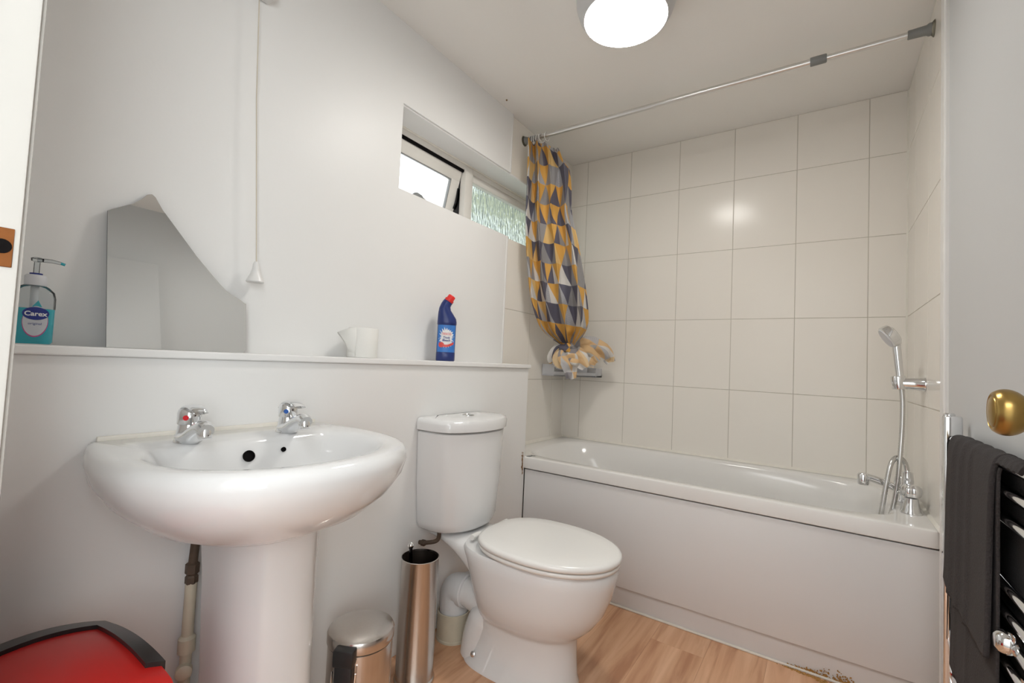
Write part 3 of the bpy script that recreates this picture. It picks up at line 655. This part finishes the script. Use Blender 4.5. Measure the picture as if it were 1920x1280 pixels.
# overflow and chain holes on the back slope of the bowl
def hole(x, y, z, r, nm, m='dark'):
    ax = Vector((.90, -.05, .42)); MB().lathe([(r, -.002), (r, .0018), (r * .82, .002), (r * .80, -.001), (0, -.001)], (x, y, z), ax, 24).build(nm, m, sink)
hole(.3415, BY - .012, .796, .0125, 'overflow_hole'); hole(.3395, BY + .068, .800, .0055, 'chain_hole')
def basin_tap(y, dot, yaw):
    c = Vector((.285, y, .832)); Rz = Matrix.Rotation(yaw, 3, 'Z')
    def P(x, yy, z): return c + Rz @ Vector((x, yy, z))
    X_ = Rz @ Vector((1, 0, 0))
    b_ = MB().lathe([(.026, 0), (.026, .002), (.0235, .008), (.0205, .030), (.0195, .038)], c, (0, 0, 1), 28)
    # spout: oval section sweeping out of the body
    path = smoothpts([P(-.004, 0, .008), P(.030, 0, .015), P(.070, 0, .032), (P(.104, 0, .042)), P(.124, 0, .038)], 6); rs = []
    for i, p in enumerate(path):
        t = i / (len(path) - 1); tg = (path[min(i + 1, len(path) - 1)] - path[max(i - 1, 0)]).normalized(); sd = Rz @ Vector((0, 1, 0)); nn = sd.cross(tg)
        a = .0245 - .0105 * t; b2 = .0175 - .0045 * t
        rs.append([p + sd * a * math.cos(2 * PI * j / 20) + nn * b2 * math.sin(2 * PI * j / 20) for j in range(20)])
    b_.rings(rs, True, True)
    b_.lathe([(.0125, .010), (.0135, .002), (.0118, -.008), (.0105, -.0105), (.008, -.0105)], P(.115, 0, .0315), (Rz @ Vector((-.35, 0, 1))), 20)
    tp = b_.build('tap', 'chrome', sink, smooth=60)
    l = MB().lathe([(.0205, .037), (.022, .039), (.022, .060), (.0205, .067), (.012, .073), (0, .075)], c, (0, 0, 1), 28)
    path = smoothpts([P(-.018, 0, .058), P(.002, 0, .0715), P(.030, 0, .0755), (P(.060, 0, .073)), P(.080, 0, .068)], 6); rs = []
    for i, p in enumerate(path):
        t = i / (len(path) - 1); sd = Rz @ Vector((0, 1, 0)); tg = (path[min(i + 1, len(path) - 1)] - path[max(i - 1, 0)]).normalized(); nn = sd.cross(tg); a = .019 - .006 * t; b2 = .0065 - .0035 * t
        rs.append([p + sd * a * math.cos(2 * PI * j / 16) + nn * b2 * math.sin(2 * PI * j / 16) for j in range(16)])
    l.rings(rs, True, True); l.build('lever', 'chrome', tp, smooth=60)
    ax = (Rz @ Vector((.86, -.5, 0))).normalized()
    MB().lathe([(.0056, 0), (.0050, .0012), (0, .0014)], c + ax * .0218 + Vector((0, 0, .052)), ax, 16).build('marker_dot', dot, tp)
basin_tap(BY - .112, 'dotred', math.radians(-8)); basin_tap(BY + .105, 'dotblue', math.radians(-12))

# pipes under the basin
pp = thing('basin_pipe', (.22, -2.24, .30), 'old supply pipe with brass valve behind the pedestal', 'pipe')
px_, py_ = .225, -2.180
MB().tube([(px_, py_ + .006, .650), (px_, py_ + .003, .60), (px_, py_, .545)], .009, 12).build('flexible_hose', 'oldpipe', pp)
MB().lathe([(.008, 0), (.013, .004), (.013, .018), (.010, .022), (.014, .026), (.014, .046), (.009, .050)], (px_, py_, .50), n=6).build('valve_nut', 'oldpipe', pp, smooth=0)
MB().tube([(px_, py_, .505), (px_, py_, .385)], .0115, 16).build('plastic_pipe', 'creamplastic', pp)
MB().lathe([(.010, 0), (.017, .004), (.017, .034), (.0115, .04)], (px_, py_, .350), n=20).tube([(px_, py_, .36), (px_, py_, .05)], .0115, 14).build('coupling', 'creamplastic', pp)
MB().lathe([(.016, 0), (.016, .014), (.011, .018), (0, .018)], (px_ + .006, py_ - .004, .318), (.9, -.4, 0), 20).build('valve_cap', 'creamplastic', pp)

# ------------------------------------------------------------------ toilet
TYC = -1.275
wc = thing('toilet', (.5, TYC, 0), 'white close-coupled toilet with closed lid beside the bath', 'toilet')
def egg(xr, xf, hw, z, N_=64, xw=None, rear=3.2, front=2.05):
    xw = xr + (xf - xr) * .45 if xw is None else xw; out = []
    for j in range(N_):
        t = 2 * PI * j / N_; c, s_ = math.cos(t), math.sin(t); n = front if c >= 0 else rear
        x = xw + (xf - xw if c >= 0 else xw - xr) * math.copysign(abs(c) ** (2 / n), c); y = hw * math.copysign(abs(s_) ** (2 / n), s_)
        out.append(Vector((x, TYC + y, z)))
    return out
pan = MB().rings([egg(.345, .757, .128, .0), egg(.347, .757, .126, .012), egg(.36, .752, .114, .03), egg(.385, .748, .106, .09), egg(.40, .747, .105, .150), egg(.405, .752, .110, .162), egg(.405, .772, .126, .176), egg(.40, .802, .143, .205), egg(.39, .834, .160, .25), egg(.375, .858, .172, .31), egg(.36, .870, .176, .355), egg(.345, .876, .178, .390), egg(.35, .870, .172, .400), egg(.38, .82, .12, .400)], True, True)
def rsec(x, hw, z0, z1, n=3.2, N_=36): return [Vector((x, TYC + hw * math.copysign(abs(math.cos(2 * PI * k / N_)) ** (2 / n), math.cos(2 * PI * k / N_)), (z0 + z1) / 2 + (z1 - z0) / 2 * math.copysign(abs(math.sin(2 * PI * k / N_)) ** (2 / n), math.sin(2 * PI * k / N_)))) for k in range(N_)]
pan.rings([rsec(.19 + .02 * k, .108 + .0012 * k, .375 - .0075 * (k / 3) ** 2.1, .4085 - .0006 * k) for k in range(14)], True, True)
pan.tube([(.42, TYC - .016, .17), (.345, TYC - .022, .182), (.296, TYC - .024, .185)], [.062, .054, .050], 28)
pan.tube(smoothpts([(.50, TYC - .02, .20), (.44, TYC - .045, .16), (.405, TYC - .05, .09), (.39, TYC - .05, .005)], 6), [.05] * 8 + [.056] * 11, 20)
pan.build('pan', 'ceramic', wc, smooth=55)
for s_ in (-1, 1): MB().lathe([(.009, 0), (.009, .003), (.005, .006), (0, .006)], (.425, TYC + s_ * .112, .040), (0, s_, .35), 14).build('fixing_cap', 'chrome', wc)
def lidring(grow, z): return egg(.405 - grow, .880 + grow, .185 + grow, z, 80, xw=.63, rear=2.7, front=2.05)
MB().rings([lidring(-.010, .402), lidring(-.002, .405), lidring(0, .412), lidring(-.002, .417), lidring(-.008, .418)], True, True).build('seat_ring', 'seat', wc, smooth=60)
MB().rings([lidring(-.006, .4195), lidring(.002, .422), lidring(.004, .430), lidring(.000, .4375), lidring(-.010, .441), lidring(-.06, .4445), lidring(-.12, .446)], True, True).build('lid', 'seat', wc, smooth=60)
for s_ in (-1, 1): MB().tube([(.392, TYC + s_ * .085 - .022, .418), (.392, TYC + s_ * .085 + .022, .418)], .010, 14).build('hinge', 'seat', wc)
def cis(hw, xf, z, xb=.184):
    out = []
    for j in range(41):
        t = -1 + 2 * j / 40; out.append(Vector((xf - .075 * abs(t) ** 2.4 - .03 * max(0, abs(t) - .93) / .07, TYC + hw * math.sin(PI / 2 * max(-1, min(1, t * 1.0))) ** 1 if False else TYC + hw * t, z)))
    out += [Vector((xb, TYC + hw, z)), Vector((xb, TYC - hw, z))]
    return out
cist = MB().rings([cis(.140, .335, .408), cis(.158, .352, .420), cis(.168, .360, .445), cis(.180, .368, .60), cis(.186, .372, .765), cis(.18, .36, .770)], True, True).build('cistern', 'ceramic', wc, smooth=50)
cl = MB().rings([cis(.186, .372, .7715), cis(.193, .380, .775), cis(.194, .382, .800), cis(.190, .377, .812), cis(.178, .36, .817), cis(.10, .30, .819, .2)], True, True).build('cistern_lid', 'ceramic', cist, smooth=50)
MB().lathe([(.024, 0), (.024, .003), (.020, .005), (.019, .0035), (0, .004)], (.262, TYC, .8175), n=28).build('flush_button', 'chrome', cist)
# waste connection
sp = thing('soil_pipe', (.265, -1.29, 0), 'white plastic soil pipe elbow behind the toilet', 'pipe')
exx, exy = .258, TYC - .024
MB().tube(smoothpts([(.318, exy, .185), (.295, exy, .185), (exx + .012, exy, .178), (exx, exy, .160), (exx, exy, .130), (exx, exy, .09)], 6), .053, 28).build('elbow', 'pipeplastic', sp)
MB().lathe([(.056, 0), (.060, .003), (.060, .022), (.056, .026)], (.298, exy, .185), (1, 0, 0), 32).build('collar', 'pipeplastic', sp)
MB().lathe([(.062, 0), (.062, .008), (.0595, .010), (.0595, .098), (.056, .100)], (exx, exy, 0.0), n=36, cap1=False).build('floor_socket', 'creamplastic', sp)
cp = thing('cistern_feed', (.20, -1.40, .30), 'short brown copper feed pipe below the cistern', 'pipe')
MB().tube(smoothpts([(.19, -1.43, .365), (.215, -1.425, .368), (.238, -1.408, .372), (.248, -1.399, .378), (.252, -1.396, .390), (.252, -1.396, .406)], 6), .0075, 12).build('tube', 'oldpipe', cp)
MB().lathe([(.011, 0), (.011, .014), (.009, .016)], (.200, -1.428, .366), (1, .15, 0), 6).build('nut', 'oldpipe', cp, smooth=0)

# ------------------------------------------------------------------ toilet brush and pot
bx, by = .318, -1.553
hold = thing('brush_holder', (bx, by, 0), 'tall stainless steel cylinder for the toilet brush', 'brush holder')
MB().lathe([(.062, 0.001), (.0645, .003), (.0645, .010), (.0615, .014), (.060, .016), (.060, .386), (.0612, .388), (.059, .389), (.0585, .384), (.0585, .02), (0, .02)], (bx, by, 0), n=56, cap1=False).build('pot', 'steel', hold)
MB().lathe([(.0584, .05), (.0584, .383)], (bx, by, 0), n=48, cap0=True, cap1=False).build('liner', 'steeldark', hold)
brs = thing('toilet_brush', (bx, by, .06), 'toilet brush with chrome ball handle standing in the steel cylinder', 'brush')
MB().tube([(bx - .012, by - .012, .10), (bx - .03, by - .015, .412)], .0055, 12).build('stem', 'darkchrome', brs)
MB().lathe([(0, -.011), (.007, -.009), (.011, 0), (.007, .009), (0, .011)], (bx - .0306, by - .0152, .420), n=20).build('ball', 'chrome', brs, smooth=180)
MB().lathe([(0, 0), (.02, .004), (.034, .02), (.034, .07), (.015, .08)], (bx - .010, by - .010, .065), n=24).build('bristles', 'whiteplastic', brs)

# ------------------------------------------------------------------ pedal bin
qx, qy = .376, -1.822
pb = thing('pedal_bin', (qx, qy, 0), 'small round stainless steel pedal bin with black hinge', 'bin')
RB = .083
MB().lathe([(RB - .004, .0), (RB - .002, .004), (RB, .010), (RB, .272), (RB - .003, .274)], (qx, qy, 0.001), n=64).build('body', 'steel', pb)
MB().lathe([(RB + .002, .001), (RB + .002, .012), (RB, .012), (RB, .001)], (qx, qy, 0), n=48, cap0=False, cap1=False).build('base_ring', 'black', pb)
MB().lathe([(RB - .003, .272), (RB - .003, .279)], (qx, qy, 0), n=48).build('lid_gap', 'black', pb)
MB().lathe([(RB + .002, .278), (RB + .003, .280), (RB + .003, .300), (RB, .306), (RB - .008, .309), (.05, .314), (.0, .317)], (qx, qy, 0), n=64).build('lid', 'steel', pb)
hdir = Vector((.47, -.88, 0)).normalized(); hs = Vector((-hdir.y, hdir.x, 0))
Rz = Matrix((hdir, hs, Vector((0, 0, 1)))).transposed()
hc_ = Vector((qx, qy, 0)) + hdir * (RB + .012)
h1 = MB().box(hc_ + V((-.014, -.026, .262)), hc_ + V((.014, .026, .303)), .004, rot=Rz); h2 = MB().box(hc_ + V((-.010, -.022, .185)), hc_ + V((.012, .022, .264)), .004, rot=Rz)
h1.add(h2.v, h2.f).build('hinge', 'black', pb)
hw_ = []
for s_ in (-1, 1): hw_.append(hc_ + hs * (.030 * s_))
MB().tube([hw_[0] + V((0, 0, .245)), hw_[0] + hdir * .008 + V((0, 0, .19)), hw_[0] * .7 + hw_[1] * .3 + hdir * .012 + V((0, 0, .155)), hw_[1] * .7 + hw_[0] * .3 + hdir * .012 + V((0, 0, .155)), hw_[1] + hdir * .008 + V((0, 0, .19)), hw_[1] + V((0, 0, .245))], .0022, 8).build('carry_handle', 'chrome', pb)
pdl = Vector((qx, qy, 0)) - hdir * (RB + .02)
MB().box(pdl + V((-.02, -.025, .006)), pdl + V((.02, .025, .016)), .003, rot=Rz).build('pedal', 'black', pb)

# ------------------------------------------------------------------ red bin
rbn = thing('red_bin', (.50, -2.46, 0), 'tall red plastic bin with black-edged arched lid under the basin', 'bin')
RY0, RY1, RX0, RX1 = -2.555, -2.352, .30, .69
def arch(x):   # height of the lid along its length
    t = (x - RX0) / (RX1 - RX0); return .505 + .040 * math.sin(PI * min(1, t * .75 + .06)) - .035 * max(0, t - .78) / .22
xs = [RX0 + (RX1 - RX0) * i / 24 for i in range(25)]
def crown(y): q = (y - (RY0 + RY1) / 2) / ((RY1 - RY0) / 2); return .020 * (1 - q * q)
def lidpatch(x0, x1, y0, y1, up, th, nx=22, ny=12):
    v = []; f = []
    for i in range(nx + 1):
        for j in range(ny + 1):
            x = x0 + (x1 - x0) * i / nx; y = y0 + (y1 - y0) * j / ny; v.append(V((x, y, arch(x) + crown(y) + up)))
    m_ = (nx + 1) * (ny + 1)
    v += [p - V((0, 0, th)) for p in v]
    id_ = lambda i, j: i * (ny + 1) + j
    for i in range(nx):
        for j in range(ny): f += [(id_(i, j), id_(i + 1, j), id_(i + 1, j + 1), id_(i, j + 1)), tuple(q + m_ for q in (id_(i, j), id_(i, j + 1), id_(i + 1, j + 1), id_(i + 1, j)))]
    ed = [id_(i, 0) for i in range(nx + 1)] + [id_(nx, j) for j in range(1, ny + 1)] + [id_(i, ny) for i in range(nx - 1, -1, -1)] + [id_(0, j) for j in range(ny - 1, 0, -1)]
    f += [(a, b, b + m_, a + m_) for a, b in zip(ed, ed[1:] + ed[:1])]
    return MB().add(v, f)
body = []
for z, ins in ((0, .03), (.02, .024), (.25, .014), (.47, .004), (.488, .002)):
    body.append([Vector((p.x, p.y, z)) for p in sell((RX0 + RX1) / 2, (RY0 + RY1) / 2, (RX1 - RX0) / 2 - ins, (RY1 - RY0) / 2 - ins, 12, z, 64)])
MB().rings(body, True, True).build('body', 'red', rbn, smooth=50)
lidpatch(RX0 + .004, RX1, RY0 + .004, RY1 - .001, 0, .028).build('lid', 'red', rbn, smooth=60)
lidpatch(RX0 - .004, RX0 + .046, RY0, RY1 + .003, .007, .040, 6, 14).build('rear_trim', 'blacklid', rbn, smooth=60)
lidpatch(RX0 + .046, RX0 + .265, RY1 - .022, RY1 + .004, .007, .020, 16, 4).build('side_trim', 'blacklid', rbn, smooth=60)
lidpatch(RX0 + .046, RX0 + .265, RY0 - .002, RY0 + .022, .007, .020, 16, 4).build('side_trim', 'blacklid', rbn, smooth=60)

# ------------------------------------------------------------------ soap bottle
sx, sy, sz = .098, -2.447, 1.0225
sbt = thing('soap_bottle', (sx, sy, sz), 'clear pump bottle half full of turquoise hand soap at the ledge end', 'soap bottle')
fa = Vector((.97, -.24, 0)); la = Vector((.24, .97, 0))   # label faces fa
def sring(a, b, z, n=3.0, N_=40):
    out = []
    for j in range(N_):
        t = 2 * PI * j / N_; c, s_ = math.cos(t), math.sin(t)
        out.append(Vector((sx, sy, sz + z)) + la * (a * math.copysign(abs(c) ** (2 / n), c)) + fa * (b * math.copysign(abs(s_) ** (2 / n), s_)))
    return out
MB().rings([sring(.029, .018, .001), sring(.0315, .0205, .005), sring(.0315, .0205, .070)], True, True).build('soap', 'teal', sbt, smooth=50)
MB().rings([sring(.0317, .0207, .0705), sring(.0315, .0205, .092), sring(.029, .019, .104), sring(.021, .016, .113, 2.4), sring(.0145, .0145, .117, 2)], True, True).build('upper_body', 'clearplastic', sbt, smooth=50)
MB().tube([(sx, sy, sz + .071), (sx, sy, sz + .116)], .006, 14).build('dip_tube', 'pipeplastic', sbt)
MB().lathe([(.0155, .116), (.016, .118), (.016, .134), (.0135, .137)], (sx, sy, sz), n=28).build('collar', 'greyplastic', sbt)
MB().lathe([(.0095, .137), (.0095, .1405)], (sx, sy, sz), n=24).build('collar_ring', 'lnavy', sbt)
MB().lathe([(.0045, .1405), (.0045, .163), (.009, .165), (.0095, .170), (.006, .172)], (sx, sy, sz), n=18).tube([V((sx, sy, sz + .1675)), V((sx, sy, sz + .168)) + la * .02, V((sx, sy, sz + .166)) + la * .034], [.004, .0036, .003], 12).build('pump', 'clearplastic', sbt)
MB().tube([V((sx, sy, sz + .1660)) + la * .0335, V((sx, sy, sz + .164)) + la * .040], .0028, 10).build('nozzle_tip', 'teal', sbt)
def on_soap(u, v, d=.0006):   # label coordinates to bottle surface
    c = max(-1, min(1, u / .0315)); b = .0205 * (1 - abs(c) ** 3) ** (1 / 3)
    return Vector((sx, sy, sz + v)) + la * u + fa * (b + d)
def disc_on(fn, cu, cv_, ru, rv, d, name, m, par, lo=-1.0, N_=36):
    v = [fn(cu, cv_, d)]; f = []
    for k in (.5, 1):
        for j in range(N_): v.append(fn(cu + ru * k * math.cos(2 * PI * j / N_), cv_ + rv * k * math.sin(2 * PI * j / N_), d))
    for j in range(N_):
        k = (j + 1) % N_; f += [(0, 1 + j, 1 + k), (1 + j, 1 + N_ + j, 1 + N_ + k, 1 + k)]
    b_ = MB(); b_.v = v; b_.f = f; return b_.build(name, m, par, smooth=0)
def text_on(fn, txt, size, cu, cv_, d, m, par, bold=0, sxx=1.0):
    v, f = text_mesh(txt, size, bold); b_ = MB(); b_.v = [fn(cu + p[0] * sxx, cv_ + p[1], d) for p in v]; b_.f = f
    return b_.build('lettering', m, par, smooth=0)
lb = disc_on(on_soap, .006, .044, .0180, .030, .0006, 'label', 'lpink', sbt)
disc_on(on_soap, .006, .0455, .0172, .0292, .0011, 'label_field', 'lgrey', lb); disc_on(on_soap, .006, .060, .0185, .0125, .0016, 'label_oval', 'lnavy', lb)
text_on(on_soap, 'Carex', .0125, .006, .0592, .0022, 'lwhite', lb, .0003)
text_on(on_soap, 'original', .0065, .006, .0400, .0017, 'lnavy', lb)
b_ = MB(); b_.v = [on_soap(.0, .073, .0012), on_soap(.014, .073, .0012), on_soap(.008, .086, .0012)]; b_.f = [(0, 1, 2)]; b_.build('label_drop', 'teal', lb, smooth=0)

# ------------------------------------------------------------------ bleach bottle
ex, ey, ez = .088, -1.232, 1.0225
bl = thing('bleach_bottle', (ex, ey, ez), 'navy blue bleach bottle with red cap and angled neck on the ledge', 'bleach bottle')
bf = Vector((.70, -.714, 0)); br_ = Vector((.714, .70, 0))
def bring(a, b, z, sh_=0, tilt=0, N_=40, n=2.4):
    out = []
    for j in range(N_):
        t = 2 * PI * j / N_; c, s_ = math.cos(t), math.sin(t); u = a * math.copysign(abs(c) ** (2 / n), c)
        out.append(Vector((ex, ey, ez + z - tilt * u)) + br_ * (u + sh_) + bf * (b * math.copysign(abs(s_) ** (2 / n), s_)))
    return out
MB().rings([bring(.036, .026, .0005), bring(.039, .029, .004), bring(.039, .029, .034), bring(.0382, .028, .036), bring(.0382, .028, .150), bring(.040, .030, .153), bring(.040, .030, .163), bring(.0385, .029, .178, -.0010, .05), bring(.0325, .0265, .197, -.006, .12), bring(.0245, .022, .217, -.0105, .25), bring(.0195, .019, .233, -.0085, .42, n=2.1), bring(.0175, .0175, .244, -.003, .55, n=2), bring(.0165, .0165, .252, .003, .62, n=2)], True, True).build('body', 'blue', bl, smooth=50)
cax = (Vector((0, 0, 1)) + br_ * .62).normalized()
cb = Vector((ex, ey, ez + .249)) + br_ * .001
MB().lathe([(.0185, 0), (.0195, .002), (.0195, .010), (.0165, .012), (.0160, .027), (.0145, .029), (0, .029)], cb, cax, 24).build('cap', 'capred', bl)
def on_bl(u, v, d=.0006):
    c = max(-1, min(1, u / .0382)); b = .028 * (1 - abs(c) ** 2.4) ** (1 / 2.4); return Vector((ex, ey, ez + v)) + br_ * u + bf * (b + d)
NU_ = 26
b_ = MB(); b_.v = [on_bl(-.0378 + .0756 * i / NU_, z, .0005) for z in (.037, .149) for i in range(NU_ + 1)]; b_.f = [(i, i + 1, i + NU_ + 2, i + NU_ + 1) for i in range(NU_)]
bl_l = b_.build('label', 'lblue', bl, smooth=60)
random.seed(4); NS = 44; rr_ = [(.040 + random.uniform(-.004, .006)) if j % 2 else .030 for j in range(NS)]
v = [on_bl(0, .097, .0012)]; f = []
for k in range(1, 6):
    for j in range(NS):
        r = (rr_[j] if k == 5 else .029) * k / 5; v.append(on_bl(max(-.0365, min(.0365, r * .86 * math.cos(2 * PI * j / NS))), .097 + r * math.sin(2 * PI * j / NS), .0012))
for j in range(NS):
    k2 = (j + 1) % NS; f.append((0, 1 + j, 1 + k2))
    for k in range(4): f.append((1 + k * NS + j, 1 + (k + 1) * NS + j, 1 + (k + 1) * NS + k2, 1 + k * NS + k2))
b_ = MB(); b_.v = v; b_.f = f; b_.build('label_splash', 'lwhite', bl_l, smooth=0)
text_on(on_bl, 'TESCO', .0125, 0, .1115, .0020, 'lred', bl_l, .0002)
text_on(on_bl, 'Thick', .0125, 0, .0965, .0020, 'lnavy', bl_l, .0003); text_on(on_bl, 'Bleach', .0125, 0, .0855, .0020, 'lnavy', bl_l, .0003)
b_ = MB(); n_ = 20; b_.v = [on_bl(-.030 + .060 * i / n_, .066 - .010 * math.sin(PI * i / n_) + o_ + .004 * i / n_, .0016) for o_ in (0, .010) for i in range(n_ + 1)]; b_.f = [(i, i + 1, i + n_ + 2, i + n_ + 1) for i in range(n_)]
b_.build('label_ribbon', 'lred', bl_l, smooth=0); disc_on(on_bl, -.020, .067, .011, .011, .0019, 'label_spot', 'lred', bl_l)

# ------------------------------------------------------------------ toilet roll
tx, ty, tz = .095, -1.655, 1.0225
tr = thing('toilet_roll', (tx, ty, tz), 'white toilet roll standing on the ledge with a loose sheet', 'toilet roll')
MB().lathe([(.021, .0005), (.048, .0005), (.0495, .003), (.0495, .097), (.048, .0995), (.021, .0995), (.021, .0005)], (tx, ty, tz), n=48, cap0=False, cap1=False).build('roll', 'paper', tr)
MB().lathe([(.0212, .001), (.0212, .099), (.0195, .099), (.0195, .001), (.0212, .001)], (tx, ty, tz), n=32, cap0=False, cap1=False).build('core', 'cord', tr)
rs = []
dcam = Vector((.77, -.63, 0)); rcam = Vector((.63, .77, 0))
for k in range(13):
    t = k / 12; top = Vector((tx, ty, tz)) + dcam * (.046 - .02 * t) + rcam * (-.020 - .062 * t)
    rs.append([top + V((0, 0, .098 - .018 * t * t)), top + rcam * (.030 * t) + dcam * .010 * math.sin(PI * t) + V((0, 0, .052 - .010 * t)), top + rcam * (.046 * t) + V((0, 0, .004))])
b_ = MB(); b_.rings(rs, closed=False); lo = b_.build('loose_sheet', 'paper', tr, smooth=180, fix=False)
sm = lo.modifiers.new('thick', 'SOLIDIFY'); sm.thickness = .0008

# ------------------------------------------------------------------ towel radiator
rd = thing('towel_radiator', (1.665, -1.3, .06), 'chrome ladder towel radiator on the right wall', 'radiator')
for y in (-1.050, -1.640):
    pt_ = MB().box((1.650, y - .014, .06), (1.686, y + .014, .945), .005, 3).build('post', 'chrome', rd)
    MB().lathe([(.012, 0), (.012, .004), (.009, .007), (0, .007)], (1.662, y, .9445), n=20).build('end_cap', 'chrome', pt_)
for z in (.885, .838, .790, .672, .628, .585, .542, .500, .392, .350, .308, .266, .224, .13, .088):
    MB().tube([(1.671, -1.634, z), (1.671, -1.057, z)], .0105, 18).build('rail', 'chrome', rd)
for y, z in ((-1.502, .588), (-1.088, .588), (-1.502, .17), (-1.088, .17)):
    MB().lathe([(.010, -.04), (.010, -.02), (.019, -.014), (.020, .004), (.016, .012), (.010, .016), (0, .016)], (1.660, y, z), (-1, 0, 0), 26).build('bracket', 'chrome', rd)
# towel: front folds, longer under layer, rear layer hanging behind the rails
tw = thing('bath_towel', (1.65, -1.3, .5), 'charcoal grey terry towel hung over the chrome radiator', 'towel')
def cloth(name, prof, y0, y1, amp, waves, ph, ny=60, skew=0, hem=None, thick=.009, y1top=None):
    v = []; f = []; P = smoothpts([(p[0], 0, p[1]) for p in prof], 8); n = len(P)
    for i, p in enumerate(P):
        t = i / (n - 1)
        for j in range(ny + 1):
            u = j / ny; y = y0 + (y1 - y0) * u + skew * t
            w_ = sum(a * math.exp(-((u - c) / .035) ** 2) for a, c in waves)
            grow = min(1, max(0, (t - .15) * 3))
            x = p.x - (w_ * grow) - amp * grow * math.sin(7 * u + ph + 1.5 * t)
            z = p.z + (hem(u) * t ** 3 if hem else 0) + .0015 * math.sin(30 * u + 9 * t)
            v.append(Vector((x, y, z)))
    for i in range(n - 1):
        for j in range(ny): a = i * (ny + 1) + j; f.append((a, a + 1, a + ny + 2, a + ny + 1))
    b_ = MB(); b_.v = v; b_.f = f; o = b_.build(name, 'towel', tw, smooth=180, fix=False)
    md = o.modifiers.new('thick', 'SOLIDIFY'); md.thickness = thick; md.offset = 0
    return o
top_r = [(1.686, .872), (1.6865, .890), (1.681, .898), (1.671, .901), (1.661, .898), (1.655, .888)]
cloth('front_layer', top_r[2:] + [(1.651, .86), (1.649, .80), (1.647, .70), (1.645, .60), (1.643, .555)], -1.472, -1.130, .002, [(.006, .42), (.006, .62), (.005, .80)], .5, hem=lambda u: -.02 + .05 * (u - .3) ** 2, thick=.008)
cloth('under_layer', [(1.659, .88), (1.6565, .85), (1.656, .70), (1.655, .55), (1.653, .45), (1.651, .36)], -1.478, -1.128, .001, [(.003, .55), (.003, .85)], 2.0, thick=.004)
cloth('rear_layer', top_r[3::-1] + [(1.688, .83), (1.689, .70), (1.689, .55), (1.689, .42), (1.689, .30)], -1.594, -1.10, .000, [], .2, thick=.004)
cloth('top_fold', top_r[1:], -1.594, -1.465, .000, [], .2, ny=24, thick=.006)

# ------------------------------------------------------------------ door with brass knob
dr = thing('door_1', (1.68, -2.1, 0), 'white door folded back against the right wall with a brass knob', 'door', kind='structure')
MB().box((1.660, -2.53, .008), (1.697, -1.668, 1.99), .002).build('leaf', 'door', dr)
kprof = [(p.x, p.z) for p in smoothpts([(.027, 0, 0), (.027, 0, .004), (.020, 0, .007), (.0115, 0, .012), (.0105, 0, .024), (.018, 0, .030), (.0275, 0, .038), (.0325, 0, .048), (.0320, 0, .058), (.0275, 0, .0655)], 5)] + [(.0250, .0665), (.0240, .0650), (.0220, .0646), (.0212, .0662), (.0200, .0672), (.010, .0690), (0, .0695)]
kb = MB().lathe(kprof, (1.660, -1.728, .991), (-1, 0, 0), 56).build('knob', 'brass', dr, smooth=50)
tag(kb, 'round aged brass door knob')

# ------------------------------------------------------------------ rust and dirt at the plinth
random.seed(12); fl = MB()
for i in range(320):
    t = random.random(); x = 1.29 + t * .30 + random.gauss(0, .01); dens = math.exp(-((t - .55) / .3) ** 2)
    y = -.706 - abs(random.gauss(0, .016)) * dens; r = random.uniform(.0015, .0050)
    pts = [(x + r * random.uniform(.5, 1.3) * math.cos(a), y + r * random.uniform(.5, 1.3) * math.sin(a), .0004) for a in [k * PI / 3 for k in range(6)]]
    z = random.uniform(.001, .005)
    fl.add(pts + [(x, y, z)], [(k, (k + 1) % 6, 6) for k in range(6)])
for i in range(420):
    t = random.random(); x = 1.30 + t * .30; z = abs(random.gauss(0, .014)) * math.exp(-((t - .5) / .35) ** 2) + .004; r = random.uniform(.0015, .0045)
    pts = [(x + r * random.uniform(.5, 1.3) * math.cos(a), -.6985, z + r * random.uniform(.5, 1.3) * math.sin(a)) for a in [k * PI / 3 for k in range(6)]]
    fl.add(pts + [(x, -.700, z)], [(k, (k + 1) % 6, 6) for k in range(6)])
tag(fl.build('rust_flakes', 'rust', loc=(1.42, -.71, 0), smooth=0), 'scatter of brown rust flakes along the foot of the bath plinth', 'rust', kind='stuff')
st2 = MB(); random.seed(3)
for i in range(40):
    z = .54 + random.gauss(0, .03); y = -.735 - abs(random.gauss(0, .006)); r = random.uniform(.002, .006)
    pts = [(XL + .0006, y + r * random.uniform(.5, 1.3) * math.cos(a), z + r * 1.6 * random.uniform(.5, 1.3) * math.sin(a)) for a in [k * PI / 3 for k in range(6)]]
    st2.add(pts + [(XL + .001, y, z)], [(k, (k + 1) % 6, 6) for k in range(6)])
tag(st2.build('damp_stain', 'stain', loc=(XL, -.74, .5), smooth=0), 'brown damp stain on the wall edge at the bath corner', 'stain', kind='stuff')
